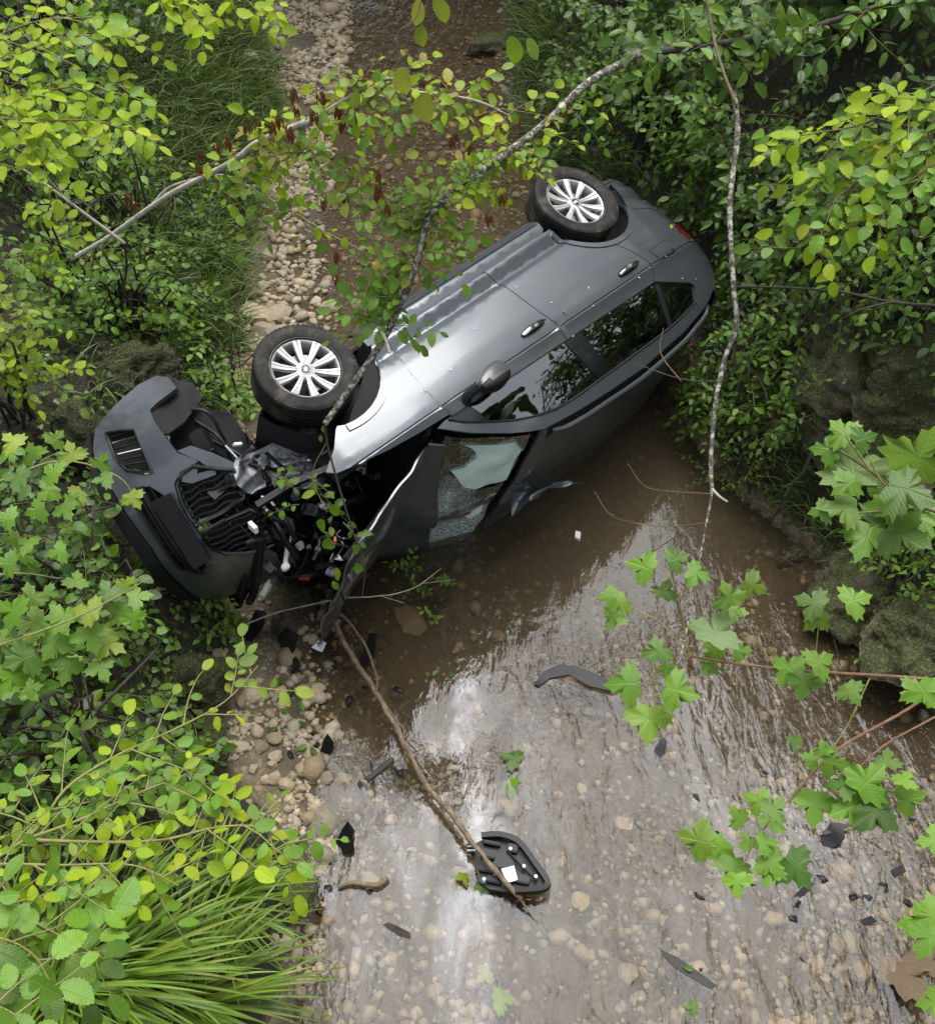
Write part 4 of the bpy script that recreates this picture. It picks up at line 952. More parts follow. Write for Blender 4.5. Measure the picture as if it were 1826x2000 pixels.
for k in range(95):
    u = rng.uniform(420, 700); v = rng.uniform(860, 1130)
    if v < 860 + max(0, (u - 640)) * .6 or v > 960 + (u - 420) * .75: continue
    p = bay(u, v, rng.uniform(5.95, 6.35)); g = Geo(); Rk = Matrix.Rotation(rng.uniform(0, 6), 3, 'X') @ Matrix.Rotation(rng.uniform(0, 6), 3, 'Y') @ Matrix.Rotation(rng.uniform(0, 6), 3, 'Z')
    s_ = rng.uniform(.03, .085); ty = k % 4
    if ty == 0: g.box(p, (s_, s_ * rng.uniform(.3, .9), .007), Rk, .002); g.box(p + Rk @ Vector((s_ * .42, 0, .018)), (.007, s_ * .5, .04), Rk, .002)
    elif ty == 1: g.tube([p - Rk @ Vector((s_, 0, 0)), p, p + Rk @ Vector((s_ * .6, s_ * .5, .01))], .011, .009, n=7); g.tube([p + Rk @ Vector((0, 0, -.012)), p + Rk @ Vector((0, 0, .02))], .016, n=8)
    elif ty == 2: g.box(p, (s_ * .8, s_ * .6, s_ * .5), Rk, .006); g.box(p + Rk @ Vector((0, 0, s_ * .3)), (s_ * .5, s_ * .7, .006), Rk, .002)
    else:
        q = [(rng.uniform(-1, 1) * s_ * 1.1, rng.uniform(-1, 1) * s_ * .8) for _ in range(6)]; q.sort(key=lambda t: math.atan2(t[1], t[0])); o_ = p
        g.add(patch_geo(q, lambda a, b: tuple(o_ + Rk @ Vector((a, b, .25 * a * a / s_ - .3 * b * abs(b) / s_))), tuple(Rk @ Vector((0, 0, 1))), step=.03, thick=.004, rnd=.001))
    g.build(('broken_bracket', 'pipe_elbow', 'sensor_box', 'torn_plate')[ty], rng.choice(MIX), car, ty == 1)
for k in range(34):
    u = rng.uniform(410, 680); v = rng.uniform(870, 1110)
    if v < 850 + max(0, (u - 620)) * .7 or v > 970 + (u - 420) * .7: continue
    d = rng.uniform(5.9, 6.25); pts = [bay(u, v, d)]
    for i in range(3): u += rng.uniform(-45, 45); v += rng.uniform(-20, 50); pts.append(bay(u, v, d + rng.uniform(-.08, .15)))
    hose(pts, rng.choice((.004, .006, .008, .012, .017)), rng.choice((BLACK, GLOSSBLACK, GLOSSBLACK, DULLMETAL, BLACK)), rng.choice(('hose', 'cable')))
for u0, v0, u1, v1 in ((395, 850, 560, 1010), (410, 905, 520, 1075), (380, 820, 470, 960), (345, 800, 440, 860)):
    hose([bay(u0, v0, 6.25), bay((u0 + u1) / 2 + 12, (v0 + v1) / 2 - 25, 6.15), bay(u1, v1, 6.2)], .011, BLACK, 'hose')
for (pts, r, mt) in (([(500, 975, 6.1), (530, 1010, 6.05), (560, 1060, 6.1), (580, 1090, 6.15)], .020, GLOSSBLACK), ([(515, 965, 6.08), (548, 1005, 6.04), (578, 1055, 6.1)], .016, GLOSSBLACK), ([(480, 890, 6.1), (540, 880, 6.1), (600, 900, 6.1), (640, 880, 6.1)], .012, STEEL), ([(440, 870, 6.15), (470, 905, 6.08), (480, 940, 6.1)], .010, DULLMETAL)): hose([bay(*p) for p in pts], r, mt, 'pipe')
for u, v, sz, mt in ((464, 868, .035, WHITEP), (515, 972, .022, WHITEP), (565, 985, .012, WHITEP), (655, 1055, .028, ORANGE), (545, 945, .02, DULLMETAL), (495, 1030, .05, PAPER)):
    Geo().box(bay(u, v, 5.98), (sz * 1.4, sz, sz * .5), Matrix.Rotation(rng.uniform(0, 3), 3, 'X') @ Matrix.Rotation(rng.uniform(0, 3), 3, 'Y'), .003).build('fitting', mt, car)
# silver shard of the left wing and a broken lamp shell, low by the water
def SH1(a, b): return (.55 + .16 * a - .05 * b, .56 + .30 * b, .93 + .05 * a + .03 * math.sin(b * 5))
panel('torn_wing_piece', PAINT, car, [(0, 0), (.4, .1), (.55, -.1), (.95, .05), (1.1, .45), (.8, .72), (.5, .95), (.35, .6), (.1, .5)], SH1, (.3, 0, 1), step=.08, thick=.012)
def SH2(a, b): return (.62 + .12 * a, .14 + .14 * b, .86 + .03 * a)
panel('lamp_shell', WHITEP, car, [(0, 0), (.5, -.05), (.9, .5), (.75, 1.0), (.1, .7)], SH2, (.3, 0, 1), step=.1, thick=.03)

# ================================================================== the torn-off front bumper (own axes: X outwards, Y to the car's left, Z up)
BR = Vector((0, 0, H)) + ray(322, 742) * 6.4; BL = Vector((0, 0, H)) + ray(585, 1165) * 6.65
by = (BL - BR).normalized(); bx = Vector((-.10, -.6, .72)); bx = (bx - by * bx.dot(by)).normalized(); bz = bx.cross(by)
bump_o = empty('front_bumper', (BR + BL) / 2 - bz * .07, 'detached grey front bumper with black mesh grilles propped against left bank', 'car bumper')
bump_o.rotation_mode = 'QUATERNION'; bump_o.rotation_quaternion = Matrix((bx, by, bz)).transposed().to_quaternion()
def BX(y, z):
    y_ = min(abs(y), .9); return .45 - .45 * (y_ / .86) ** 2.6 + .035 * math.cos((z + .05) * 4.2) - .10 * max(0, z - .22) 
def BY(y): return y if y < .05 else .05 + (y - .05) * .76            # left half crushed inwards
_bx0 = BX
def BX(y, z): return _bx0(y, z) - .30 * max(0, y - .1)
def BF(y, z): return (BX(y, z), BY(y), z)
ventR = [(-.69, -.335), (-.665, -.235), (-.635, -.155), (-.51, -.145), (-.385, -.15), (-.40, -.19), (-.465, -.29), (-.55, -.33)]
ventL = [(-p[0], p[1]) for p in ventR]
kidR = [(-.315, .08), (-.305, .0), (-.27, -.055), (-.17, -.08), (-.06, -.085), (-.02, -.06), (-.012, .08), (-.025, .235), (-.08, .265), (-.19, .265), (-.24, .19)]
kidL = [(.035, .08), (.04, -.06), (.08, -.085), (.20, -.08), (.28, -.05), (.36, .03), (.42, .12), (.425, .20), (.36, .235), (.10, .255), (.05, .235)]
intake = [(-.36, -.29), (-.33, -.20), (-.24, -.145), (-.1, -.15), (.12, -.15), (.24, -.16), (.33, -.21), (.35, -.29), (.26, -.345), (-.26, -.35)]
fas = [(-.835, .06), (-.795, .13), (-.725, .16), (-.705, .02), (-.69, -.03), (-.62, -.025), (-.54, .0), (-.42, .03), (-.345, .11), (-.325, .115), (-.322, .0), (-.285, -.062), (-.18, -.09), (-.02, -.098), (.02, -.098), (.20, -.09), (.30, -.06), (.375, .02), (.435, .11), (.46, .15), (.53, .155), (.67, .10), (.78, .13), (.835, .06), (.84, -.08), (.80, -.24), (.74, -.385), (.64, -.44), (.54, -.44), (.38, -.41), (0, -.385), (-.38, -.415), (-.54, -.445), (-.64, -.445), (-.74, -.395), (-.80, -.24), (-.84, -.06)]
panel('bumper_skin', PAINT, bump_o, fas, BF, (1, 0, 0), step=.03, thick=.03, holes=[ventR, intake])
lip = [(-.74, -.425), (-.6, -.465), (-.40, -.43), (0, -.40), (.40, -.43), (.6, -.46), (.74, -.42), (.68, -.47), (.5, -.50), (0, -.475), (-.5, -.50), (-.68, -.48)]
panel('lower_lip', BLACK, bump_o, lip, lambda y, z: (BX(y, z) + .02, BY(y), z), (1, 0, 0), step=.05, thick=.05)
def back(d): return lambda y, z: (BX(y, z) - d, BY(y), z)
for s, v in ((-1, ventR),):
    panel('vent_backing', DARK, bump_o, v, back(.055), (1, 0, 0), step=.05, thick=0)
    g = Geo(); g.tube([Vector(BF(*p)) for p in v + v[:1]], .010, n=6); g.build('vent_frame', GLOSSBLACK, bump_o)
    for i in range(6):
        k = (i + .5) / 6; a0 = Vector(BF(s * (.675 - .20 * k), -.325 + .03 * k)); a1 = Vector(BF(s * (.655 - .22 * k), -.165 + .005 * k))
        Geo().tube([a0.lerp(a1, t) - Vector((.016, 0, 0)) for t in (0, .5, 1)], .0065, n=5).build('vent_slat', CHROME if i in (1, 3) else BLACK, bump_o)
for v, y0, y1 in ((kidR, -.30, -.025), (kidL, .05, .40)):
    panel('grille_backing', DARK, bump_o, v, back(.075), (1, 0, 0), step=.06, thick=0)
    g = Geo(); g.tube([Vector(BF(*p)) + Vector((.004, 0, 0)) for p in v + v[:1]], .014, n=6); g.build('grille_frame', GLOSSBLACK, bump_o)
    for i in range(7):
        c = y0 + (y1 - y0) * (i + .5) / 7
        pts = [Vector(BF(c + .05 * (z - .08) + .008 * math.sin(z * 40 + i), z)) - Vector((.018, 0, 0)) for z in np.linspace(-.075, .24, 11)]
        Geo().tube(pts, .0075, n=4).build('grille_bar', BLACK, bump_o)
    for i in range(7):
        zz = -.06 + i * .045
        Geo().tube([Vector(BF(yy, zz + .010 * math.sin(yy * 60 + i * 3))) - Vector((.034, 0, 0)) for yy in np.linspace(y0 + .01, y1 - .01, 14)], .006, n=4).build('grille_cross_bar', BLACK, bump_o)
panel('grille_blade', PAINT, bump_o, [(-.318, .11), (-.30, .0), (-.27, -.02), (-.235, .03), (-.215, .17), (-.245, .18), (-.27, .08)], back(-.006), (1, 0, 0), step=.04, thick=.02)
panel('upper_flange', PAINT, bump_o, [(-.43, .035), (-.335, .118), (-.285, .145), (-.19, .272), (-.23, .285), (-.33, .21), (-.42, .12)], lambda y, z: (BX(y, z) + .006, y, z), (1, 0, 0), step=.04, thick=.02)
def LIN(y, z): return (BX(y, z) - .12 + .10 * math.sin(y * 8) * math.cos(z * 9) + .05 * noise.noise(Vector((y * 9, z * 9, 7))), BY(y), z)
panel('arch_liner', LINER, bump_o, [(-.80, .10), (-.70, .22), (-.60, .24), (-.54, .12), (-.53, .02), (-.60, -.12), (-.72, -.08)], LIN, (1, 0, 0), step=.035, thick=.02)
panel('arch_liner', LINER, bump_o, [(.80, .05), (.76, .18), (.66, .18), (.56, .12), (.62, -.02)], LIN, (1, 0, 0), step=.05, thick=.02)
def TRAY(y, z): return (BX(y, z) - .22 - .10 * (z - .1) + .07 * noise.noise(Vector((y * 5, z * 6, 2))), BY(y), z)
panel('undertray', LINER, bump_o, [(-.60, .0), (-.56, .20), (-.44, .34), (-.20, .38), (.10, .36), (.30, .26), (.30, -.05), (-.3, -.1)], TRAY, (1, 0, 0), step=.05, thick=.02)
panel('intake_backing', DARK, bump_o, intake, back(.09), (1, 0, 0), step=.07, thick=0)
for i in range(5): Geo().tube([Vector(BF(yy, -.335 + i * .042)) - Vector((.03, 0, 0)) for yy in np.linspace(-.33, .33, 20)], .0085, n=4).build('intake_bar', BLACK, bump_o)
for i in range(9): Geo().tube([Vector(BF(-.32 + i * .08, z)) - Vector((.042, 0, 0)) for z in np.linspace(-.34, -.15, 5)], .006, n=4).build('intake_upright', BLACK, bump_o)
g = Geo(); g.tube([Vector(BF(y, -.25)) + Vector((.006, 0, 0)) for y in np.linspace(-.35, .35, 20)], .016, n=4); g.build('intake_blade', BLACK, bump_o)
def PL(y, z): return (BX(0, -.1) + .03, BY(y), z)
panel('plate_holder', BLACK, bump_o, [(-.25, -.225), (.25, -.225), (.25, -.11), (-.25, -.11)], PL, (1, 0, 0), step=.1, thick=.03)
g = Geo(); g.tube([Vector(BF(y, .14)) - Vector((.17, 0, 0)) for y in np.linspace(-.45, .5, 20)], .06, n=4); g.build('crash_beam', BLACK, bump_o)
g = Geo(); g.tube(smooth_poly([(.05, -.62, .0), (-.08, -.5, .08), (-.12, -.3, .02), (.0, -.1, .12), (.1, .1, .05)], 5), .008, n=6); g.tube(smooth_poly([(-.02, -.6, .1), (-.15, -.55, .2), (-.1, -.4, .28), (.05, -.3, .22)], 5), .007, n=6); g.build('wiring', BLACK, bump_o)
# ================================================================== vegetation
UP = Vector((0, 0, 1)); CAMP = Vector((0, 0, H))
def leaf_shape(kind, rg, lo=False):
    """one leaf, unit length, base at the origin, tip along +Y, upper side +Z"""
    V = []; F = []
    if kind == 'maple':
        out = [(0, 0), (.10, -.05), (.30, -.10), (.34, .04), (.46, .06), (.60, .10), (.50, .22), (.62, .34), (.46, .36), (.38, .50), (.26, .50), (.22, .46), (.20, .62), (.24, .74), (.12, .78), (0, 1.0)]
        pts = out + [(-x, y) for x, y in out[-2:0:-1]]; sk = rg.uniform(-.08, .08); cv = rg.uniform(.08, .30); sd_ = rg.uniform(-.18, .18)
        V = [(0, .30, .03)] + [(x * 1.05 + sk * y, y * .95, -cv * (x * x * 2.2 + (y - .3) ** 2) + sd_ * x + rg.uniform(-.045, .045)) for x, y in pts]
        n = len(pts); F = [(0, 1 + i, 1 + (i + 1) % n) for i in range(n)]
    else:
        if kind == 'ovate': st = [(0, 0), (.10, .14), (.28, .255), (.48, .28), (.68, .225), (.86, .12), (1, 0)]
        elif kind == 'beech': st = [(0, .0), (.05, .16), (.10, .19), (.15, .265), (.20, .25), (.26, .325), (.31, .295), (.38, .36), (.43, .32), (.50, .365), (.55, .315), (.62, .34), (.67, .275), (.74, .28), (.79, .20), (.86, .175), (.90, .10), (1, 0)]
        elif kind == 'ivy': st = [(0, 0), (.08, .24), (.20, .42), (.42, .30), (.62, .24), (.80, .13), (1, 0)]
        elif kind == 'long': st = [(0, 0), (.2, .10), (.5, .13), (.8, .08), (1, 0)]
        if lo: st = [st[0], st[len(st) // 3], st[2 * len(st) // 3], st[-1]]
        fold = rg.uniform(.10, .42); dr = rg.uniform(.05, .42); tw = rg.uniform(-.14, .14); wk = rg.uniform(.74, .98); cu = rg.uniform(-.12, .12)
        for t, w_ in st:
            z = -dr * t * t; w_ = w_ * wk; mx_ = cu * math.sin(t * 3.1)
            V += [(mx_ - w_ * (1 + tw), t, z + w_ * fold + rg.uniform(-.018, .018)), (mx_, t, z), (mx_ + w_ * (1 - tw), t, z + w_ * fold + rg.uniform(-.018, .018))]
        for i in range(len(st) - 1):
            a = 3 * i; b = a + 3; F += [(a, a + 1, b + 1), (a, b + 1, b), (a + 1, a + 2, b + 2), (a + 1, b + 2, b + 1)]
    V = np.array(V, float); return V, np.array(F)
def set_lv(me, V):
    a = me.attributes.new('lv', 'FLOAT_VECTOR', 'POINT'); a.data.foreach_set('vector', np.asarray(V, np.float32).ravel()); return me
_rl = random.Random(5)
LIB = {k: [leaf_shape(k, _rl) for _ in range(9)] for k in ('maple', 'ovate', 'beech', 'ivy', 'long')}
LIBLO = {k: [leaf_shape(k, _rl, True) for _ in range(6)] for k in ('ovate', 'beech', 'ivy', 'long')}; LIBLO['maple'] = LIB['maple']
_lm = {}
def leaf_mesh(kind, mat, i):
    k = (kind, mat.name, i)
    if k not in _lm:
        V, F = LIB[kind][i]; me = set_lv(tri_mesh('leaf', V, F), V); me.materials.append(mat); _lm[k] = me
    return _lm[k]
def leaf_mtx(p, d, n, s):
    y = Vector(d).normalized(); z = Vector(n); z = z - y * z.dot(y)
    z = z.normalized() if z.length > 1e-5 else y.orthogonal().normalized(); x = y.cross(z)
    return Matrix(((x.x * s, y.x * s, z.x * s, p[0]), (x.y * s, y.y * s, z.y * s, p[1]), (x.z * s, y.z * s, z.z * s, p[2]), (0, 0, 0, 1)))
def rv(rg, k=1.): return Vector((rg.gauss(0, 1), rg.gauss(0, 1), rg.gauss(0, 1))) * k
class Plant:
    """a thing with stems, single leaves and (past the limit) one mesh of further foliage"""
    def __init__(s, name, label, cat, base, group=None, seed=1):
        s.o = empty(name, base, label, cat, group); s.base = Vector(base); s.rg = random.Random(seed); s.leaves = []; s.st = {}
    def stem(s, pts, r0, r1, mat, n=5, sm=5):
        q = smooth_poly(pts, sm) if sm else [Vector(p) for p in pts]
        if sm: Geo().tube([p - s.base for p in q], r0, r1, n=n, cap=False).build('stem', mat, s.o, True, 0); return q
        g = s.st.setdefault(mat.name, (Geo(), mat))[0]
        g.tube([p - s.base for p in q], r0, r1, n=n, cap=False); return q
    def leaf(s, kind, mat, p, d, n, size): s.leaves.append((kind, mat, leaf_mtx(Vector(p) - s.base, d, n, size), (Vector(p) - CAMP).length / size))
    def twig(s, p, d, ln, kind, mat, size, nl, tm, r=.003, droop=.25, up=.8, face=.45, jit=.35):
        rg = s.rg; d = Vector(d).normalized(); pts = [Vector(p)]
        for i in range(4):
            d = (d + Vector((0, 0, -droop * .25)) + rv(rg, .09)).normalized(); pts.append(pts[-1] + d * ln / 4)
        s.stem(pts, r, r * .4, tm, 3, 0)
        for i in range(nl):
            t = (i + .6) / nl * 4; k = min(int(t), 3); q = pts[k].lerp(pts[k + 1], t - k); tg = (pts[k + 1] - pts[k]).normalized()
            nn = (UP * up + (CAMP - q).normalized() * face + rv(rg, jit)).normalized()
            sd = tg.cross(nn); sd = sd.normalized() if sd.length > 1e-4 else tg.orthogonal()
            ld = tg * .55 + sd * (1 if i % 2 else -1) + rv(rg, .18)
            if i == nl - 1: ld = tg
            s.leaf(kind, mat, q + ld.normalized() * size * .10, ld, nn, size * rg.uniform(.55, 1.2))
    def finish(s, limit=290):
        for g, mat in s.st.values(): tag(g.build('twigs', mat, s.o, True, 0), kind='stuff')
        order = sorted(range(len(s.leaves)), key=lambda i: s.leaves[i][3]); single = set(order[:limit])
        for i in order[:limit]:
            k, m, M_, _ = s.leaves[i]; o = link('leaf', leaf_mesh(k, m, s.rg.randrange(9)), s.o); o.matrix_local = M_
        rest = {}
        for i in order[limit:]: rest.setdefault(s.leaves[i][1].name, []).append(s.leaves[i])
        for nm, ls in rest.items():
            Vs = []; Fs = []; c = 0; Ls = []
            for k, m, M_, _ in ls:
                V, F = LIBLO[k][s.rg.randrange(len(LIBLO[k]))]; A = np.array(M_)
                Vs.append(V @ A[:3, :3].T + A[:3, 3]); Fs.append(F + c); c += len(V); Ls.append(V)
            tag(link('foliage', set_lv(tri_mesh('foliage', np.concatenate(Vs), np.concatenate(Fs)), np.concatenate(Ls)), s.o, ls[0][1]), kind='stuff')
        return s.o
def px(L): return [at(*p) for p in L]
def along(q, t):
    k = t * (len(q) - 1); i = min(int(k), len(q) - 2); return q[i].lerp(q[i + 1], k - i), (q[i + 1] - q[i]).normalized()
def spray(P, stem_px, r0, r1, bark_, kind, mats, size, ntw, tl, nl, tm, t0=.1, spread=1., **k):
    q = P.stem(px(stem_px), r0, r1, bark_)
    for i in range(ntw):
        t = t0 + (1 - t0) * (i + P.rg.random() * .8) / ntw; p, tg = along(q, min(t, .999))
        sd = tg.cross(UP).normalized() * (1 if i % 2 else -1) * spread
        d = tg * .75 + sd + rv(P.rg, .22)
        P.twig(p, d, tl * P.rg.uniform(.65, 1.2) * (1.15 - .4 * t), kind, P.rg.choice(mats), size, P.rg.randint(max(2, nl - 2), nl + 1), tm, **k)
    return q

# ---- branches with lichen crossing in front of the car
P = Plant('lichen_branch', 'lichen spotted branch arching down across the front wheel of the car', 'branch', at(1900, -40, 7.2), seed=3)
P.stem(px([(1900, -40, 7.2), (1720, 10, 6.9), (1560, 60, 6.6), (1390, 88, 6.3), (1250, 105, 6.0)]), .013, .021, BARK_DARK, 7)
qk = smooth_poly(px([(1720, 10, 6.9), (1560, 60, 6.6), (1390, 88, 6.3), (1250, 105, 6.0)]), 5)
for i in range(34):
    p, tg = along(qk, P.rg.random() * .99); P.twig(p, Vector((P.rg.uniform(-1, .4), P.rg.uniform(-.8, .5), P.rg.uniform(-.5, .5))), P.rg.uniform(.25, .45), 'ovate', P.rg.choice((LEAF_MID, LEAF_DARK, LEAF_MID)), .10, 8, TWIG_GREEN)
q = P.stem(px([(1250, 105, 6.0), (1150, 160, 5.7), (1060, 245, 5.45), (960, 320, 5.2), (870, 385, 5.1)]), .020, .017, BARK_LICHEN, 8)
q2 = P.stem(px([(870, 385, 5.1), (835, 430, 5.1), (812, 520, 5.1), (780, 600, 5.15), (745, 670, 5.2), (690, 750, 5.25), (635, 828, 5.3)]), .018, .015, BARK_LICHEN, 8)
P.stem(px([(635, 828, 5.3), (640, 870, 5.35), (662, 950, 5.4), (690, 1040, 5.45), (712, 1100, 5.5), (708, 1165, 5.6)]), .008, .003, BARK_DARK, 5)
P.stem(px([(740, 640, 5.18), (752, 660, 5.16), (762, 690, 5.14)]), .012, .008, BARK_PALE, 6)
P.stem(px([(640, 860, 5.35), (610, 930, 5.5), (640, 1000, 5.5)]), .004, .002, TWIG_GREEN, 4)
for i in range(46):
    t = P.rg.random(); p, tg = along(q2, t * .62); P.twig(p, Vector((P.rg.uniform(-1.2, .55), P.rg.uniform(-.2, .5), P.rg.uniform(-.4, .5))), P.rg.uniform(.18, .36), 'beech', P.rg.choice((LEAF_MAPLE, LEAF_MAPLE, LEAF_MAPLEY)), .072, 7, TWIG_GREEN)
for i in range(30):
    p, tg = along(q, .30 + .62 * P.rg.random()); P.twig(p, Vector((P.rg.uniform(-1, 1), P.rg.uniform(-.6, .6), P.rg.uniform(-.6, .3))), P.rg.uniform(.18, .34), 'beech', P.rg.choice((LEAF_AUT, LEAF_LIME, LEAF_LIME, LEAF_MAPLE)), .064, 6, TWIG_GREEN)
for (u, v, s, dx, dz) in ((640, 1050, .11, .1, -1), (660, 985, .10, -.3, -.8), (690, 1065, .08, .3, -1), (698, 1100, .09, -.1, -1), (655, 1110, .09, .2, -1), (615, 960, .08, -.8, -.3), (632, 1015, .10, -.2, -1), (650, 1135, .07, .3, -.6), (705, 1040, .07, .7, .2), (575, 945, .06, -.7, .2), (630, 830, .06, .2, -1), (628, 850, .05, -.3, -1)):
    P.leaf('beech', P.rg.choice((LEAF_MAPLE, LEAF_MID, LEAF_MAPLEY)), at(u, v, 5.4), (dx, -.2, dz), (CAMP - at(u, v, 5.4)).normalized() + rv(P.rg, .3), s)
P.finish()
P = Plant('hanging_branch', 'long thin grey lichen stem hanging straight down past the car tail', 'branch', at(1370, -60, 5.9), seed=4)
P.stem(px([(1370, -60, 5.9), (1390, 60, 5.8), (1412, 140, 5.6), (1438, 205, 5.5)]), .006, .009, BARK_BROWN, 6)
q = P.stem(px([(1432, 180, 5.55), (1440, 260, 5.45), (1425, 400, 5.25), (1432, 560, 5.05), (1438, 640, 5.0), (1415, 700, 4.95), (1395, 800, 4.85), (1388, 900, 4.78), (1390, 965, 4.75)]), .0145, .0095, BARK_LICHEN, 7)
P.stem(px([(1390, 965, 4.75), (1372, 1060, 4.7), (1350, 1180, 4.65), (1325, 1300, 4.6), (1300, 1390, 4.6), (1275, 1460, 4.6)]), .006, .0025, BARK_LICHEN, 6)
P.stem(px([(1390, 955, 4.75), (1405, 970, 4.74), (1420, 980, 4.75)]), .008, .005, BARK_PALE, 5)
for pts in ([(1388, 1020, 4.7), (1300, 1028, 4.9), (1200, 1010, 5.1), (1160, 960, 5.3)], [(1392, 965, 4.75), (1320, 960, 4.9), (1260, 950, 5.), (1225, 905, 5.1)], [(1410, 745, 4.9), (1330, 740, 5.3), (1240, 710, 5.8)], [(1345, 1200, 4.65), (1290, 1230, 4.7), (1210, 1270, 4.75), (1140, 1310, 4.8)], [(1350, 1030, 4.7), (1300, 1060, 4.8), (1240, 1100, 4.9)], [(1290, 1380, 4.6), (1310, 1430, 4.5), (1200, 1480, 4.6)], [(1372, 1060, 4.7), (1360, 1120, 4.7), (1372, 1200, 4.7)], [(1330, 745, 5.3), (1290, 690, 5.5), (1295, 640, 5.6)]):
    P.stem(px(pts), .0035, .0016, BARK_BROWN, 4)
P.finish()
# ---- pale branch with seed clusters across the stream
P = Plant('pale_branch', 'smooth pale branch with yellowing leaves and dark red seed clusters above gravel bar', 'branch', at(150, 500, 6.4), seed=6)
qa = P.stem(px([(150, 500, 6.4), (210, 465, 6.2), (280, 415, 5.9), (340, 375, 5.7), (400, 345, 5.5), (460, 312, 5.3), (500, 280, 5.2), (550, 258, 5.15), (600, 238, 5.1)]), .013, .016, BARK_PALE, 8)
qb = P.stem(px([(600, 240, 5.1), (640, 215, 5.05), (690, 185, 5.0), (740, 158, 4.95), (780, 155, 4.9), (810, 178, 4.9), (870, 185, 4.9), (940, 200, 4.9), (1010, 235, 4.95)]), .011, .004, BARK_PALE, 6)
qc = P.stem(px([(290, 410, 5.9), (320, 375, 5.8), (350, 358, 5.7), (420, 342, 5.5), (460, 350, 5.4), (520, 385, 5.4), (580, 418, 5.4), (640, 455, 5.4), (690, 480, 5.4), (740, 510, 5.5)]), .007, .0025, BARK_PALE, 5)
qd = P.stem(px([(465, 350, 5.4), (520, 335, 5.3), (560, 310, 5.2), (620, 290, 5.1)]), .004, .002, BARK_BROWN, 5)
qe = P.stem(px([(620, 245, 5.1), (660, 290, 5.1), (700, 340, 5.1), (720, 400, 5.15)]), .003, .0015, TWIG_RED, 4)
P.stem(px([(240, 385, 5.9), (265, 398, 5.85), (272, 425, 5.85)]), .004, .003, BARK_PALE, 4)
for qq, n, lo in ((qa, 26, .45), (qb, 48, 0), (qc, 16, .3), (qd, 12, .3), (qe, 14, .2)):
    for i in range(n):
        p, tg = along(qq, lo + (1 - lo) * P.rg.random() * .98)
        P.twig(p, Vector((P.rg.uniform(-1, 1), P.rg.uniform(-.9, .7), P.rg.uniform(-.7, .35))), P.rg.uniform(.16, .34), 'beech', P.rg.choice((LEAF_AUT, LEAF_LIME, LEAF_LIME, LEAF_MAPLE, LEAF_MAPLEY)), .064, 5, TWIG_RED)
sd_me = {}
g = Geo()
for i in range(11):
    a = i * 2.4; V_, F_ = LIBLO['long'][i % 6]; A_ = np.array(leaf_mtx((.13 * math.cos(a), .13 * math.sin(a), -.05 * i), (.35 * math.cos(a), .35 * math.sin(a), -1), (math.cos(a), math.sin(a), .3), .55))
    W_ = (V_ * np.array([1.9, 1, 1])) @ A_[:3, :3].T + A_[:3, 3]; g.add(([Vector(c) for c in W_], [tuple(int(k) for k in f) for f in F_]))
seed_me = mesh('seed_cluster', g.V, g.F, False); seed_me.materials.append(SEED)
for (u, v) in ((388, 300), (418, 285), (445, 270), (475, 248), (500, 240), (382, 330), (525, 245), (545, 230), (575, 215), (572, 180), (625, 185), (640, 200), (660, 215), (685, 225), (665, 240), (655, 500), (655, 545), (678, 390), (632, 398), (735, 340), (740, 370), (730, 165), (735, 150), (825, 165), (885, 272), (920, 285), (888, 268), (925, 220), (980, 385), (690, 190), (610, 220), (565, 255), (250, 385), (255, 400), (1010, 235), (760, 408), (955, 425), (865, 160)):
    o = link('seed_cluster', seed_me, P.o); o.matrix_local = Matrix.Translation(at(u + P.rg.uniform(-4, 4), v - 10, 5.05) - P.base) @ Matrix.Rotation(P.rg.uniform(0, 6), 4, 'Z') @ Matrix.Scale(P.rg.uniform(.06, .095), 4)
P.finish()
P = Plant('bare_twig', 'bare grey twig crossing the pale branch on the left bank', 'branch', at(30, 320, 5.9), seed=8)
P.stem(px([(30, 320, 5.9), (90, 360, 5.9), (150, 405, 5.95), (210, 450, 6.), (243, 475, 6.05)]), .005, .010, BARK_PALE, 6); P.stem(px([(243, 475, 6.05), (248, 520, 6.2), (240, 570, 6.4)]), .008, .006, BARK_DARK, 6); P.stem(px([(150, 405, 5.95), (90, 340, 5.7), (110, 300, 5.6)]), .003, .002, BARK_PALE, 4); P.finish()

# ---- lime hornbeam sprays, near the camera
HB = 'hornbeam sprays with lime leaves'
P = Plant('hornbeam_spray', 'bright lime leaf spray filling the upper left corner', 'branch', at(-120, 260, 4.9), HB, 10)
for st in ([(-120, 160, 4.9), (0, 120, 4.8), (120, 75, 4.8), (235, 70, 4.8)], [(-120, 230, 4.8), (20, 190, 4.7), (140, 170, 4.7), (250, 165, 4.7)], [(-120, 300, 4.7), (20, 250, 4.6), (130, 235, 4.6), (250, 235, 4.6)], [(-120, 330, 4.6), (0, 300, 4.6), (100, 270, 4.6), (180, 250, 4.6)], [(-120, 220, 4.6), (-20, 230, 4.5), (60, 240, 4.5), (120, 300, 4.5)], [(-100, 120, 4.9), (20, 60, 4.9), (110, 35, 4.9), (190, 40, 4.9)]):
    spray(P, st, .006, .002, BARK_BROWN, 'beech', (LEAF_LIME, LEAF_LIME, LEAF_LIME, LEAF_MAPLE), .068, 12, .26, 6, TWIG_GREEN, .15)
P.finish()
P = Plant('hornbeam_spray', 'small lime leaf twig dipping in at the top edge left of gravel', 'branch', at(240, -60, 4.7), HB, 12)
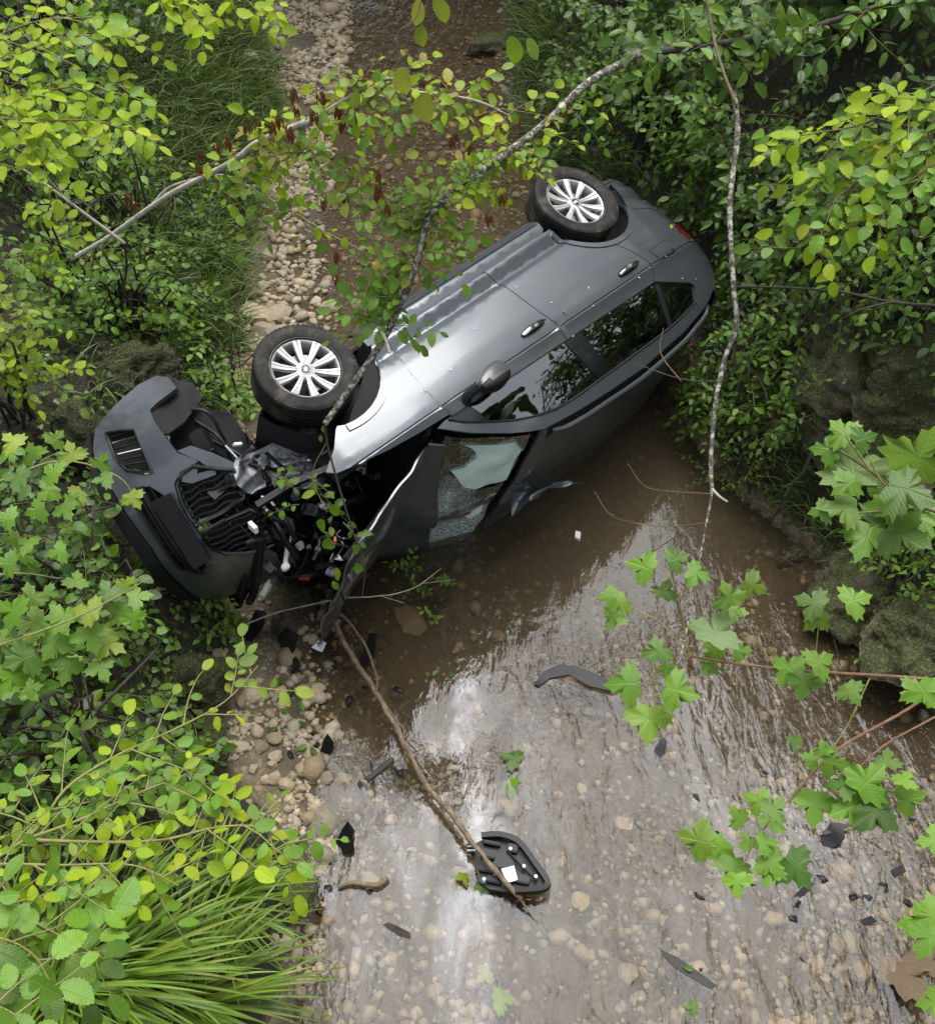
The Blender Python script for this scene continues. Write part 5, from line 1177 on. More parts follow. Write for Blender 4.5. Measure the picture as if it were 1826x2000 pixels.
for st in ([(240, -60, 4.7), (300, -20, 4.7), (370, 15, 4.7), (400, 45, 4.7)], [(420, -70, 4.7), (450, -20, 4.7), (500, 10, 4.7), (545, 20, 4.7)]): spray(P, st, .004, .0015, BARK_BROWN, 'beech', (LEAF_LIME,), .066, 8, .18, 5, TWIG_GREEN, .2)
P.finish()
P = Plant('hornbeam_spray', 'large lime green leaf spray above the sedge in the lower left', 'branch', at(-160, 1760, 2.9), HB, 13)
for st, n in (([(-160, 1760, 2.9), (50, 1640, 2.85), (130, 1540, 2.85), (230, 1475, 2.85), (340, 1425, 2.85), (440, 1370, 2.85), (505, 1300, 2.85)], 15), ([(50, 1640, 2.85), (160, 1600, 2.8), (280, 1545, 2.8), (400, 1500, 2.8)], 10), ([(50, 1640, 2.85), (200, 1645, 2.75), (320, 1640, 2.75), (430, 1615, 2.75), (520, 1620, 2.75), (590, 1680, 2.75)], 14), ([(-160, 1720, 2.7), (-20, 1690, 2.65), (120, 1690, 2.65), (260, 1690, 2.65), (350, 1730, 2.65)], 9), ([(-120, 1640, 2.9), (0, 1580, 2.9), (60, 1600, 2.9), (100, 1640, 2.9)], 6), ([(-100, 1790, 2.6), (0, 1770, 2.6), (70, 1780, 2.6)], 5)):
    spray(P, st, .005, .0015, TWIG_GREEN, 'beech', (LEAF_LIME, LEAF_LIME, LEAF_LIME, LEAF_MAPLEY, LEAF_MAPLE), .050, n, .19, 6, TWIG_GREEN, .06, jit=.42, up=.8, face=.3)
P.finish()
P = Plant('hazel_spray', 'darker green leaves hanging in at the bottom left corner', 'branch', at(-150, 1900, 2.6), None, 14)
for st in ([(-150, 1850, 2.6), (-20, 1830, 2.5), (60, 1860, 2.5), (100, 1920, 2.5)], [(-150, 1950, 2.5), (-20, 1960, 2.4), (60, 2000, 2.4)], [(-100, 1760, 2.6), (20, 1780, 2.6), (140, 1840, 2.6), (200, 1870, 2.6)]): spray(P, st, .004, .002, TWIG_GREEN, 'beech', (LEAF_MAPLE, LEAF_MID), .074, 6, .16, 4, TWIG_GREEN, .2)
P.finish()
P = Plant('hornbeam_spray', 'lime green leaf spray against the dark shrubs at upper right', 'branch', at(1930, 110, 4.9), HB, 15)
for st in ([(1930, 110, 4.9), (1800, 180, 4.8), (1690, 240, 4.75), (1590, 260, 4.75), (1530, 270, 4.75)], [(1930, 200, 4.8), (1790, 280, 4.7), (1680, 350, 4.7), (1600, 420, 4.7), (1560, 490, 4.7)], [(1930, 260, 4.7), (1810, 330, 4.65), (1730, 390, 4.65), (1700, 450, 4.65)], [(1860, 180, 4.8), (1760, 260, 4.75), (1640, 310, 4.75), (1540, 370, 4.75)], [(1900, 130, 4.8), (1820, 240, 4.7), (1800, 330, 4.7)]):
    spray(P, st, .006, .002, BARK_BROWN, 'beech', (LEAF_LIME, LEAF_LIME, LEAF_MAPLE), .075, 12, .26, 6, TWIG_GREEN, .18)
P.finish()
# single hanging leaves at the top
P = Plant('hanging_twig', 'thin twig with a few large yellowing leaves hanging over the stream top centre', 'branch', at(830, -60, 3.6), None, 17)
P.stem(px([(830, -60, 3.6), (815, 30, 3.6), (780, 60, 3.6), (775, 95, 3.6)]), .003, .0015, TWIG_RED, 4)
for u, v, s, dx, dz, m in ((820, 0, .085, -.3, -1, LEAF_AUT), (850, -5, .09, .4, -1, LEAF_AUT), (822, 50, .07, .1, -1, LEAF_AUT), (830, 180, .11, .1, -1, LEAF_AUT), (785, 130, .10, .1, -1, LEAF_AUT), (998, 70, .10, .1, -1, LEAF_MAPLEY), (1030, 75, .08, .5, -.8, LEAF_MAPLEY), (700, 180, .06, -.4, -.6, LEAF_AUT)):
    p = at(u, v, 3.7); P.leaf('beech', m, p, (dx, -.15, dz), CAMP - p + rv(P.rg, .9), s)
P.finish()

def dress(label_o, q, n, kind, mats, size, seed): pass
# ---- maples: every leaf placed
def maple(P, L, mat, d0, back=()):
    for i, (u, v, w_, ang) in enumerate(L):
        d = d0 + P.rg.uniform(-.08, .08); p = at(u, v, d); s = w_ * d / 2000 * .80; r = ray(u, v)
        right = Vector((1, 0, 0)); upv = right.cross(r).normalized()
        a = rad(ang); dr = right * math.cos(a) + upv * math.sin(a); n = (-r * .75 + UP * .55 + rv(P.rg, .22)).normalized()
        if i in back: n = -n
        dr = dr - n * dr.dot(n)
        P.leaf('maple', mat if not isinstance(mat, tuple) else P.rg.choice(mat), p - dr.normalized() * s * .42, dr, n, s)
MG = 'sycamore twigs reaching in from the right'
P = Plant('maple_sapling', 'maple twig with one pale upturned leaf hanging over the clear shallows right of centre', 'branch', at(1990, 1350, 3.25), MG, 20)
P.stem(px([(1990, 1350, 3.25), (1790, 1325, 3.2), (1560, 1310, 3.2), (1430, 1295, 3.2), (1340, 1280, 3.2)]), .006, .0035, TWIG_RED, 6)
for st in ([(1340, 1280, 3.2), (1300, 1225, 3.18), (1240, 1190, 3.15), (1180, 1165, 3.15)], [(1345, 1275, 3.2), (1325, 1170, 3.15), (1300, 1085, 3.12)], [(1510, 1300, 3.2), (1460, 1220, 3.15), (1425, 1150, 3.15)], [(1275, 1250, 3.2), (1276, 1330, 3.18), (1272, 1400, 3.15)], [(1420, 1295, 3.2), (1405, 1260, 3.18), (1420, 1230, 3.15)], [(1590, 1105 + 200, 3.2), (1600, 1210, 3.2), (1620, 1160, 3.2)], [(1700, 1320, 3.2), (1640, 1440, 3.15), (1540, 1560, 3.1)]): P.stem(px(st), .0028, .0016, TWIG_GREEN, 4)
maple(P, [(1250, 1105, 75, 160), (1205, 1180, 60, 215), (1300, 1150, 55, 70), (1325, 1090, 60, 20), (1365, 1120, 65, -20), (1195, 1210, 60, 240), (1185, 1165, 50, 180), (1400, 1225, 105, 60), (1420, 1160, 70, 110), (1475, 1145, 65, -30), (1440, 1195, 55, -10), (1390, 1265, 65, 140), (1450, 1270, 50, 0), (1285, 1265, 65, 90), (1215, 1335, 90, 175), (1330, 1350, 90, -15), (1270, 1415, 100, -95), (1535, 1300, 75, 140), (1605, 1290, 70, 30), (1570, 1340, 75, -100), (1665, 1355, 60, -60), (1580, 1175, 75, 150), (1590, 1210, 70, 220), (1675, 1170, 75, 20), (1300, 1310, 45, -90), (1380, 1305, 45, 230)], (LEAF_MAPLE, LEAF_MID), 3.15, (7,))
P.finish()
P = Plant('maple_sapling', 'maple twig with dark green leaves over the grey ripples in the lower right', 'branch', at(1990, 1520, 2.9), MG, 21)
P.stem(px([(1900, 1280, 3.0), (1780, 1380, 2.95), (1640, 1460, 2.9), (1560, 1540, 2.9), (1490, 1620, 2.85), (1450, 1690, 2.85)]), .005, .002, TWIG_RED, 6)
P.stem(px([(1826, 1400, 2.95), (1720, 1460, 2.9), (1650, 1530, 2.88)]), .003, .002, TWIG_RED, 5)
maple(P, [(1355, 1640, 85, 170), (1400, 1660, 65, 220), (1440, 1590, 55, 130), (1475, 1560, 60, 150), (1510, 1600, 55, 60), (1515, 1575, 60, 40), (1460, 1640, 50, 110), (1500, 1645, 50, 10), (1510, 1690, 70, -50), (1430, 1705, 75, -100), (1440, 1730, 60, -90), (1560, 1700, 90, -50), (1500, 1710, 60, -110), (1550, 1445, 40, 150), (1605, 1460, 40, 100), (1630, 1490, 65, -10), (1580, 1480, 45, 160), (1590, 1580, 85, -100), (1700, 1520, 95, 40), (1640, 1530, 65, 170), (1720, 1590, 100, -40), (1780, 1560, 70, 10), (1690, 1580, 80, -120), (1650, 1580, 80, 200), (1770, 1520, 50, 60), (1735, 1480, 50, 80)], (LEAF_MAPLE, LEAF_MID, LEAF_MAPLE), 2.85)
P.finish()
P = Plant('maple_sapling', 'maple with big pale backed leaf in front of mossy rocks at right edge', 'branch', at(1990, 1000, 2.7), MG, 22)
P.stem(px([(1990, 1040, 2.7), (1800, 990, 2.7), (1700, 920, 2.7), (1640, 880, 2.7)]), .005, .003, BARK_BROWN, 6)
for st in ([(1770, 980, 2.7), (1720, 940, 2.68), (1700, 900, 2.66)], [(1800, 990, 2.7), (1700, 1000, 2.7), (1620, 1005, 2.7)], [(1700, 920, 2.7), (1650, 850, 2.7)]): P.stem(px(st), .003, .002, TWIG_GREEN, 4)
maple(P, [(1660, 905, 130, 100), (1640, 840, 75, 130), (1690, 855, 60, 20), (1610, 875, 70, 170), (1720, 930, 90, 30), (1800, 880, 140, 60), (1780, 960, 120, -30), (1700, 1030, 110, 200), (1640, 990, 90, 180), (1690, 1060, 100, -110), (1770, 1050, 110, -40), (1740, 1000, 90, -80), (1650, 950, 70, 220), (1810, 1010, 110, 10), (1600, 1000, 55, 190)], (LEAF_MAPLE, LEAF_MAPLE, LEAF_MID), 2.7, (0,))
P.finish()
P = Plant('maple_sapling', 'two or three maple leaves cut by the right picture edge low down', 'branch', at(1990, 1820, 2.5), MG, 23)
P.stem(px([(1990, 1820, 2.5), (1850, 1810, 2.5), (1800, 1800, 2.5)]), .004, .002, TWIG_RED, 5)
maple(P, [(1790, 1810, 85, 180), (1820, 1780, 80, 100), (1810, 1840, 80, -120), (1810, 1360, 75, -60), (1815, 1640, 60, 180), (1780, 1355, 60, 220), (1815, 1960, 60, 180)], LEAF_MAPLE, 2.5)
P.finish()
P = Plant('maple_sapling', 'yellowish maple leaves on the left bank beside the bumper', 'branch', at(-150, 1150, 4.3), 'maple saplings on the left bank', 24)
for st in ([(-150, 1000, 4.3), (0, 940, 4.2), (120, 900, 4.15), (230, 930, 4.1), (270, 985, 4.1)], [(-150, 1300, 4.2), (0, 1260, 4.0), (140, 1210, 3.9), (230, 1165, 3.9), (290, 1130, 3.9)], [(-100, 1150, 4.3), (20, 1120, 4.2), (120, 1130, 4.2)]): P.stem(px(st), .006, .002, TWIG_GREEN, 5)
ml = [(262, 978, 50, -60), (200, 935, 50, 200), (140, 880, 55, 110), (100, 920, 55, 150), (60, 880, 60, 120), (30, 930, 60, 170), (90, 960, 55, 220), (200, 900, 45, 60), (275, 1165, 60, 20), (240, 1200, 60, -100), (265, 1215, 55, -70), (210, 1150, 60, 120), (170, 1190, 65, 170), (120, 1200, 70, 140), (60, 1215, 65, 200), (20, 1190, 70, 150), (100, 1260, 75, -120), (180, 1250, 75, -70), (220, 1260, 70, -20), (40, 1290, 80, 210), (130, 1310, 70, -100), (60, 1160, 60, 100), (20, 1330, 70, 240), (200, 1310, 60, -60), (150, 1130, 50, 80), (250, 1140, 45, 50), (20, 860, 55, 140), (70, 1000, 50, 200), (10, 1010, 50, 170), (130, 1000, 50, -60), (50, 1060, 50, 150), (110, 1080, 50, 200), (10, 1100, 55, 180)]
maple(P, ml, (LEAF_MAPLEY, LEAF_MAPLE, LEAF_MID, LEAF_MAPLE), 4.0)
rg = P.rg
for i in range(26): 
    u, v = rg.uniform(-60, 150), rg.uniform(850, 1360); maple(P, [(u, v, rg.uniform(32, 52), rg.uniform(0, 360))], (LEAF_MAPLE, LEAF_MID, LEAF_MAPLEY), rg.uniform(4.1, 4.6))
P.finish()

# ---- shrubs: foliage grown over the banks
def shrub(name, label, poly, ntw, kind, mats, size, hgt, nl=8, tl=.35, group=None, seed=1, cat='shrub', hang=(0, 0, 0), tm=TWIG_GREEN, lim=290, bk=BARK_DARK):
    rg = random.Random(seed); xs = [p[0] for p in poly]; ys = [p[1] for p in poly]; C_ = []
    while len(C_) < ntw:
        u, v = rg.uniform(min(xs), max(xs)), rg.uniform(min(ys), max(ys))
        if not inpoly(u, v, poly): continue
        p = hit(u, v); h = hgt[0] + (hgt[1] - hgt[0]) * rg.random()
        # the twig sits in front of the bank, on its own height above it
        q = p + Vector((0, 0, h)) + (Vector((0, 0, H)) - p).normalized() * h * .4
        C_.append((q, p))
    cx = sum((c[1] for c in C_), Vector()) / len(C_); base = Vector((cx.x, cx.y, TH(cx.x, cx.y) - .05))
    P = Plant(name, label, cat, base, group, seed)
    away = Vector((-1 if base.x > 0 else 1, -.35, .0))
    for k, (q, p) in enumerate(C_):
        d = away * .8 + Vector(hang) + rv(rg, .7); d.z = d.z * .6 + .05
        P.twig(q - d.normalized() * tl * .5, d, tl * rg.uniform(.7, 1.3), kind, rg.choice(mats), size, rg.randint(nl - 2, nl + 2), tm, .003, .5)
        if k % 4 == 0:
            m = base.lerp(q, .5) + Vector((0, 0, .35)) + rv(rg, .12)
            P.stem([base + rv(rg, .12) * .6, m, q], .011, .004, bk, 4, 3)
    return P.finish(lim)
SH = 'leafy shrubs on the steep right bank'
shrub('privet_shrub', 'dense mid green shrub right above the rear wheel', [(1060, 200), (1400, 120), (1420, 420), (1330, 520), (1240, 380), (1150, 340), (1060, 350)], 190, 'ovate', (LEAF_MID, LEAF_MID, LEAF_DARK), .095, (.25, 1.0), 9, .4, SH, 31)
shrub('privet_shrub', 'shrub with glossy leaves spilling over the top edge right of the stream', [(1050, -60), (1420, -60), (1420, 150), (1200, 200), (1080, 120)], 130, 'ovate', (LEAF_DARK, LEAF_MID, LEAF_MID), .105, (.3, 1.0), 9, .4, SH, 32)
shrub('dogwood_shrub', 'dark large leaved shrub in the upper right corner', [(1400, -80), (1900, -80), (1900, 160), (1650, 230), (1420, 180)], 200, 'ovate', (LEAF_DARK, LEAF_DARK, LEAF_MID), .15, (.4, 1.4), 8, .5, SH, 33)
shrub('privet_shrub', 'dark green shrub hanging beside the tail lamp', [(1310, 420), (1560, 330), (1600, 520), (1480, 640), (1400, 620), (1400, 500)], 150, 'ovate', (LEAF_DARK, LEAF_DARK, LEAF_MID), .095, (.2, .8), 9, .38, SH, 34)
shrub('dogwood_shrub', 'round leaved shrub below the lime spray at right edge', [(1600, 380), (1900, 340), (1900, 620), (1700, 600), (1580, 540)], 120, 'ovate', (LEAF_MID, LEAF_DARK), .12, (.2, .9), 8, .4, SH, 35)
shrub('privet_shrub', 'small leaved shrub hanging over the wet pool right of the car roof', [(1380, 640), (1560, 620), (1580, 860), (1480, 960), (1330, 900), (1310, 780)], 150, 'ovate', (LEAF_MID, LEAF_DARK, LEAF_MID), .07, (.1, .55), 9, .32, SH, 36, hang=(-.3, -.2, -.5))
shrub('creeper_plant', 'light green creeper trailing over the boulder at right water edge', [(1650, 1040), (1826, 1040), (1840, 1180), (1700, 1200)], 45, 'ovate', (LEAF_MAPLE, LEAF_MID), .05, (.15, .4), 9, .3, None, 37, 'plant', hang=(-.2, -.1, -.6))
shrub('creeper_plant', 'trailing leafy stem hanging across the mossy ledge at right', [(1640, 760), (1720, 640), (1760, 660), (1690, 860)], 18, 'ovate', (LEAF_MID,), .055, (.3, .5), 8, .3, None, 38, 'plant', hang=(-.2, -.1, -.7))
shrub('yellow_sprig_plant', 'thin yellow green sprigs at the foot of the lichen stem', [(1330, 920), (1500, 930), (1490, 1000), (1340, 980)], 22, 'ovate', (LEAF_AUT, LEAF_MAPLE), .035, (.05, .25), 9, .25, None, 39, 'plant')
LB = 'leafy shrubs on the left bank'
shrub('bramble_shrub', 'mid green shrub under the pale branch on the left bank', [(-60, 330), (200, 330), (340, 360), (350, 430), (200, 450), (-60, 440)], 90, 'beech', (LEAF_MID, LEAF_MAPLE), .075, (.25, .7), 7, .32, LB, 41)
shrub('bramble_shrub', 'mid green shrub above the mossy rock left of the front wheel', [(40, 570), (330, 560), (430, 660), (400, 720), (240, 690), (60, 680)], 110, 'beech', (LEAF_MID, LEAF_MAPLE, LEAF_MID), .07, (.15, .5), 7, .3, LB, 42)
shrub('bramble_shrub', 'yellow green shrub at the left edge level with bumper tip', [(-60, 770), (150, 780), (190, 830), (130, 880), (-60, 880)], 60, 'beech', (LEAF_LIME, LEAF_MAPLEY), .07, (.4, .9), 7, .3, LB, 43)
shrub('bramble_shrub', 'small bright green shrub between bumper and front tyre', [(395, 740), (500, 740), (520, 830), (450, 850), (400, 800)], 26, 'ovate', (LEAF_MAPLE, LEAF_MID), .075, (.15, .4), 7, .25, LB, 44)
shrub('bramble_shrub', 'dark green shrub behind the left sycamore leaves', [(-80, 1000), (260, 1010), (300, 1120), (330, 1290), (200, 1400), (-80, 1480)], 130, 'beech', (LEAF_DARK, LEAF_MID), .085, (.15, .6), 7, .3, LB, 45)
shrub('bramble_shrub', 'dark shrub behind lime spray in the upper left corner', [(-80, -60), (330, -60), (330, 90), (200, 330), (-80, 330)], 150, 'beech', (LEAF_DARK, LEAF_DARK, LEAF_MID), .10, (.3, .9), 7, .38, LB, 46)
shrub('bramble_shrub', 'glossy dark leaves under lime spray in the lower left', [(-80, 1400), (330, 1340), (420, 1480), (380, 1600), (-80, 1620)], 90, 'beech', (LEAF_DARK, LEAF_MID), .08, (.05, .35), 7, .26, LB, 47)
shrub('bramble_shrub', 'sprig with yellow tips above the mossy rock on left bank', [(110, 540), (240, 540), (240, 620), (120, 640)], 16, 'beech', (LEAF_LIME, LEAF_MAPLEY), .075, (.4, .8), 6, .25, LB, 48)
shrub('bramble_shrub', 'small leafy sprigs at the foot of bumper by the water', [(390, 1100), (470, 1180), (500, 1260), (440, 1340), (400, 1240)], 16, 'ovate', (LEAF_MID, LEAF_MAPLE), .06, (.05, .25), 6, .2, LB, 49)
# ---- ground cover and grass
def cover(name, n, place, kind, mat, size, jit=.5):
    Vs = []; Fs = []; c = 0; rg = random.Random(n)
    for _ in range(n):
        x, y, off = place(rg); z = TH(x, y) + off; e = .12
        nn = Vector((TH(x - e, y) - TH(x + e, y), TH(x, y - e) - TH(x, y + e), 2 * e)).normalized() + UP * .3 + rv(rg, jit) * .6
        M_ = leaf_mtx((x, y, z), rv(rg), nn, size * rg.uniform(.6, 1.3)); V, F = LIBLO[kind][rg.randrange(6)]; A = np.array(M_)
        Vs.append(V @ A[:3, :3].T + A[:3, 3]); Fs.append(F + c); c += len(V)
    return tag(link(name, tri_mesh(name, np.concatenate(Vs), np.concatenate(Fs)), None, mat), kind='stuff')
def leftbank(rg):
    y = rg.uniform(1.4, 15); x = xl(y) - .05 - abs(rg.gauss(0, 1.5))
    if noise.noise(Vector((x * 1.7, y * 1.7, 3))) < -.22: y += .4
    return x, y, rg.uniform(.01, .14)
def rightbank(rg):
    y = rg.uniform(2.5, 15); return xr(y) + .15 + abs(rg.gauss(0, 1.5)), y, rg.uniform(.01, .15)
cover('ivy_ground_cover', 11000, leftbank, 'ivy', LEAF_IVY, .060)
cover('bank_ground_cover', 8000, rightbank, 'ovate', LEAF_IVY, .065)
def blades(n, place, mat, ln, name, wd=.006, lean=.5):
    Vs = []; Fs = []; c = 0; rg = random.Random(n)
    for _ in range(n):
        x, y = place(rg); b = Vector((x, y, TH(x, y) - .02)); l = ln * rg.uniform(.5, 1.3); d = Vector((rg.gauss(0, lean) + (.35 if x < 0 else -.35), rg.gauss(0, lean) - .15, 1)).normalized()
        s = d.cross(Vector((rg.gauss(0, 1), rg.gauss(0, 1), .1))).normalized() * wd * rg.uniform(.7, 1.4); p = b; q = []
        for i in range(4): q.append(p); p = p + d * l / 3; d = (d + Vector((d.x * .5, d.y * .5, -.45))).normalized()
        V = []
        for i, r in enumerate(q): k = (1, .9, .6, .05)[i]; V += [r - s * k, r + s * k]
        Vs.append(np.array([v[:] for v in V])); Fs.append(np.array([(0, 1, 3), (0, 3, 2), (2, 3, 5), (2, 5, 4), (4, 5, 7), (4, 7, 6)]) + c); c += 8
    return tag(link(name, tri_mesh(name, np.concatenate(Vs), np.concatenate(Fs)), None, mat), kind='stuff')
def g1(rg):
    y = rg.uniform(6.5, 14); return xl(y) + .08 - abs(rg.gauss(0, .75)), y
def g2(rg):
    y = rg.uniform(8.2, 13.5); return xr(y) - .02 + abs(rg.gauss(0, .45)), y
def g3(rg):
    y = rg.uniform(4.2, 7); return xl(y) + .02 - abs(rg.gauss(0, .35)), y
def g4(rg):
    y = rg.uniform(4.2, 5.3); return xr(y) + .02 + abs(rg.gauss(0, .3)), y
blades(9000, g1, GRASSD, .42, 'dark_bank_grass'); blades(3500, g2, GRASSD, .30, 'right_bank_grass'); blades(1300, g3, GRASSD, .28, 'wheel_side_grass'); blades(900, g4, GRASSD, .22, 'pool_edge_grass')
# sedge tufts, blade by blade
def blade_mesh(seed, curl):
    rg = random.Random(seed); V = []; F = []; n = 9
    for i in range(n):
        t = i / (n - 1); a = curl * t; y = math.sin(a) / curl if curl else t; z = (1 - math.cos(a)) / curl
        w_ = .0125 * (1 - t ** 2.2) ** .8 + .0004; V += [(-w_, y, -z + .006), (0, y, -z), (w_, y, -z + .006)]
    for i in range(n - 1):
        a = 3 * i; F += [(a, a + 1, a + 4, a + 3), (a + 1, a + 2, a + 5, a + 4)]
    me = mesh('blade', V, F); me.materials.append(GRASS); return me
BL_ = [blade_mesh(i, .5 + .22 * i) for i in range(7)]
def tuft(u, v, n, ln, label, seed, spread=.10, lean=(0, 0), z=None):
    p = hit(u, v); o = empty('sedge_tuft', p, label, 'grass tuft', 'sedge tufts on the left bank'); rg = random.Random(seed)
    for i in range(n):
        a = rg.uniform(0, 6.283); el = rg.uniform(.35, 1.35); d = Vector((math.cos(a) * math.cos(el) + lean[0], math.sin(a) * math.cos(el) + lean[1], math.sin(el)))
        b = link('blade', rg.choice(BL_), o); s = ln * rg.uniform(.5, 1.15)
        b.matrix_local = leaf_mtx((math.cos(a) * spread * rg.random(), math.sin(a) * spread * rg.random(), -.03), d, UP + rv(rg, .15), s)
tuft(190, 1900, 260, .75, 'largest sedge tuft at the bottom of the picture under the lime spray', 1, .16, (.25, .05))
tuft(350, 1960, 200, .70, 'sedge tuft arching over the water at the bottom left', 2, .14, (.35, -.05))
tuft(420, 1760, 170, .55, 'sedge tuft beside the brown cracked boulder', 3, .12, (.25, -.1))
tuft(420, 500, 90, .40, 'pale grass tuft at the edge of the gravel bar above the front wheel', 4, .08, (.25, -.1))
tuft(80, 1930, 120, .7, 'sedge tuft in the bottom left corner', 5, .14, (.1, .1))
# ---- trees standing round the gap, their crowns above the picture; the water and the paint mirror them
def canopy_tree(x, y, h, r, label, seed, n=1500, base_k=.45, rz=None):
    rg = random.Random(seed); z0 = TH(x, min(y, 26)) if abs(x) < 40 else 4.
    o = empty('canopy_tree', (x, y, z0), label, 'tree', 'tall trees round the gap above the stream')
    g = Geo(); top = Vector((0, 0, h - z0)); rz = rz or r * .8
    tr = [Vector((0, 0, -.3)), Vector((rg.gauss(0, .2), rg.gauss(0, .2), top.z * .4)), top * .9]
    g.tube(smooth_poly(tr, 5), .20, .05, n=8)
    cz = top.z - rz * .9; C_ = [(Vector((rg.gauss(0, .45) * r, rg.gauss(0, .45) * r, cz + rg.gauss(0, .45) * rz)), r * rg.uniform(.3, .5)) for _ in range(14)]
    for c, s in C_: g.tube(smooth_poly([Vector((0, 0, top.z * .35 + .3 * rg.random() * top.z)), c * .6 + Vector((0, 0, cz * .35)), c], 4), .06, .02, n=5)
    g.build('trunk', BARK_BROWN, o); Vs = []; Fs = []; cnt = 0
    for _ in range(n):
        c, s = rg.choice(C_); d = rv(rg).normalized() * s * rg.random() ** .4; p = c + d; A = np.array(leaf_mtx(p, rv(rg), UP + rv(rg, .6), rg.uniform(.35, .6)))
        V, F = LIBLO['beech'][rg.randrange(6)]; Vs.append(V * np.array([1.6, 1, 1]) @ A[:3, :3].T + A[:3, 3]); Fs.append(F + cnt); cnt += len(V)
    link('crown', tri_mesh('crown', np.concatenate(Vs), np.concatenate(Fs)), o, LEAF_CANOPY)
for i, (x, y, h, r, lab) in enumerate(((-5.5, 15.5, 14, 3.6, 'tall leafy tree upstream on the left bank, only mirrored in the water'), (.5, 19, 16, 4., 'tall leafy tree closing the valley upstream, only mirrored in the water'), (6.5, 15.5, 13, 3.6, 'tall leafy tree upstream on the right bank, only mirrored in the water'), (7.2, 10.0, 11.0, 2.8, 'leafy tree high on the right bank above the dark shrubs, only mirrored in paint'), (-7.5, 9, 12, 3.0, 'leafy tree high on the left bank above the lime spray, outside the picture'), (-9, 2, 12, 3.2, 'leafy tree on the left bank beside the bridge, outside the picture'), (2., 25, 17, 5., 'tallest tree far upstream behind the others, outside the picture'), (-5, -14, 9, 3.4, 'leafy tree downstream behind the viewer, mirrored in the side windows'), (5, -14, 8, 3., 'second leafy tree downstream behind the viewer, mirrored in the side windows'))):
    canopy_tree(x, y, h, r, lab, 60 + i)
for i, (x, y, h, r, lab) in enumerate(((-3.2, 17.5, 6.5, 2.6, 'unseen low bushy tree added upstream left of the stream to darken the water'), (.6, 18.5, 6.0, 2.6, 'unseen low bushy tree added over the stream upstream to darken the water'), (4.0, 17., 7.0, 2.8, 'unseen low bushy tree added upstream right of the stream to darken the water'), (-.6, 21.5, 9.5, 3.4, 'unseen bushy tree added farther upstream in mid valley to darken the water'), (3.2, 22, 10., 3.6, 'unseen bushy tree added farther upstream to the right to darken the water'), (-5, 21.5, 10., 3.6, 'unseen bushy tree added farther upstream to the left to darken the water'))):
    canopy_tree(x, y, h, r, lab, 80 + i, 1400, rz=h * .5)  # unseen low trees, added to block the low sky mirrored upstream

shrub('privet_shrub', 'hanging shrub strands over the mossy ledge at right edge', [(1540, 560), (1850, 600), (1850, 830), (1700, 800), (1560, 780)], 85, 'ovate', (LEAF_MID, LEAF_DARK), .075, (.5, .9), 8, .35, SH, 50, hang=(-.2, -.2, -.5))
shrub('bramble_shrub', 'small green shrub on the bank below the pale twig end', [(100, 430), (420, 460), (440, 560), (120, 540)], 70, 'beech', (LEAF_DARK, LEAF_MID), .065, (.08, .4), 7, .26, LB, 51)

canopy_tree(9.0, 3.2, 8.5, 2.4, 'unseen leafy tree added on the right bank to darken the front side window of the car', 77, 900)  # extra tree out of view, added to block sky mirrored in the window
P = Plant('snagged_twig', 'leafy twig snagged across the open engine bay of the car', 'branch', at(600, 930, 5.75), None, 90)
P.stem(px([(560, 880, 5.8), (605, 935, 5.75), (650, 990, 5.72), (690, 1030, 5.75)]), .004, .002, BARK_DARK, 4)
for u, v in ((570, 900), (600, 930), (625, 965), (650, 1000), (670, 1020), (585, 985), (530, 925)):
    P.twig(at(u, v, 5.74), Vector((P.rg.uniform(-1, 1), -.3, P.rg.uniform(-1, .3))), .16, 'beech', P.rg.choice((LEAF_MID, LEAF_MAPLE, LEAF_MAPLEY)), .06, 4, TWIG_GREEN)
P.finish()
# ================================================================== wreckage and driftwood in the stream
rd = random.Random(21)
def shard(pts, z, th, mat, name, label, cat, group=None, tilt=0., curl=.02):
    """thin broken plate: outline given as points of the picture, laid near height z"""
    W = [on(u, v, z) for u, v in pts]; c = sum(W, Vector()) / len(W); o_ = Vector((c.x, c.y, z))
    poly = [((p - o_).x, (p - o_).y) for p in W]
    def sf(a, b): return (a, b, tilt * a + curl * math.sin(a * 9 + b * 13) + curl * .5 * noise.noise(Vector((a * 14, b * 14, 3))))
    me = mesh(name, *patch_geo(poly, sf, (0, 0, 1), step=.03, thick=th, rnd=.003)); me.set_sharp_from_angle(angle=rad(40))
    o = link(name, me, None, mat); o.location = o_; return tag(o, label, cat, group)
DG = 'black plastic pieces broken off the car'
shard([(655, 1640), (668, 1620), (680, 1608), (692, 1625), (686, 1640), (690, 1662), (672, 1668), (660, 1655)], .035, .02, GLOSSBLACK, 'plastic_shard', 'black shard standing beside the tan flat rock', 'car debris', DG, .3, .03)
shard([(625, 1462), (632, 1445), (640, 1435), (652, 1452), (644, 1470)], .03, .015, GLOSSBLACK, 'plastic_shard', 'small black shard in shallow water left of the long stick', 'car debris', DG, .2)
shard([(712, 1518), (755, 1485), (768, 1478), (770, 1486), (722, 1522)], .02, .012, BLACK, 'plastic_strip', 'straight black strip lying left of the long stick', 'car debris', DG, .05, .004)
shard([(1043, 1335), (1060, 1310), (1095, 1298), (1140, 1308), (1180, 1325), (1205, 1345), (1195, 1352), (1150, 1340), (1110, 1318), (1075, 1322), (1052, 1340)], .022, .02, BLACK, 'plastic_strip', 'curved black trim strip breaking the water right of centre', 'car debris', DG, .0, .012)
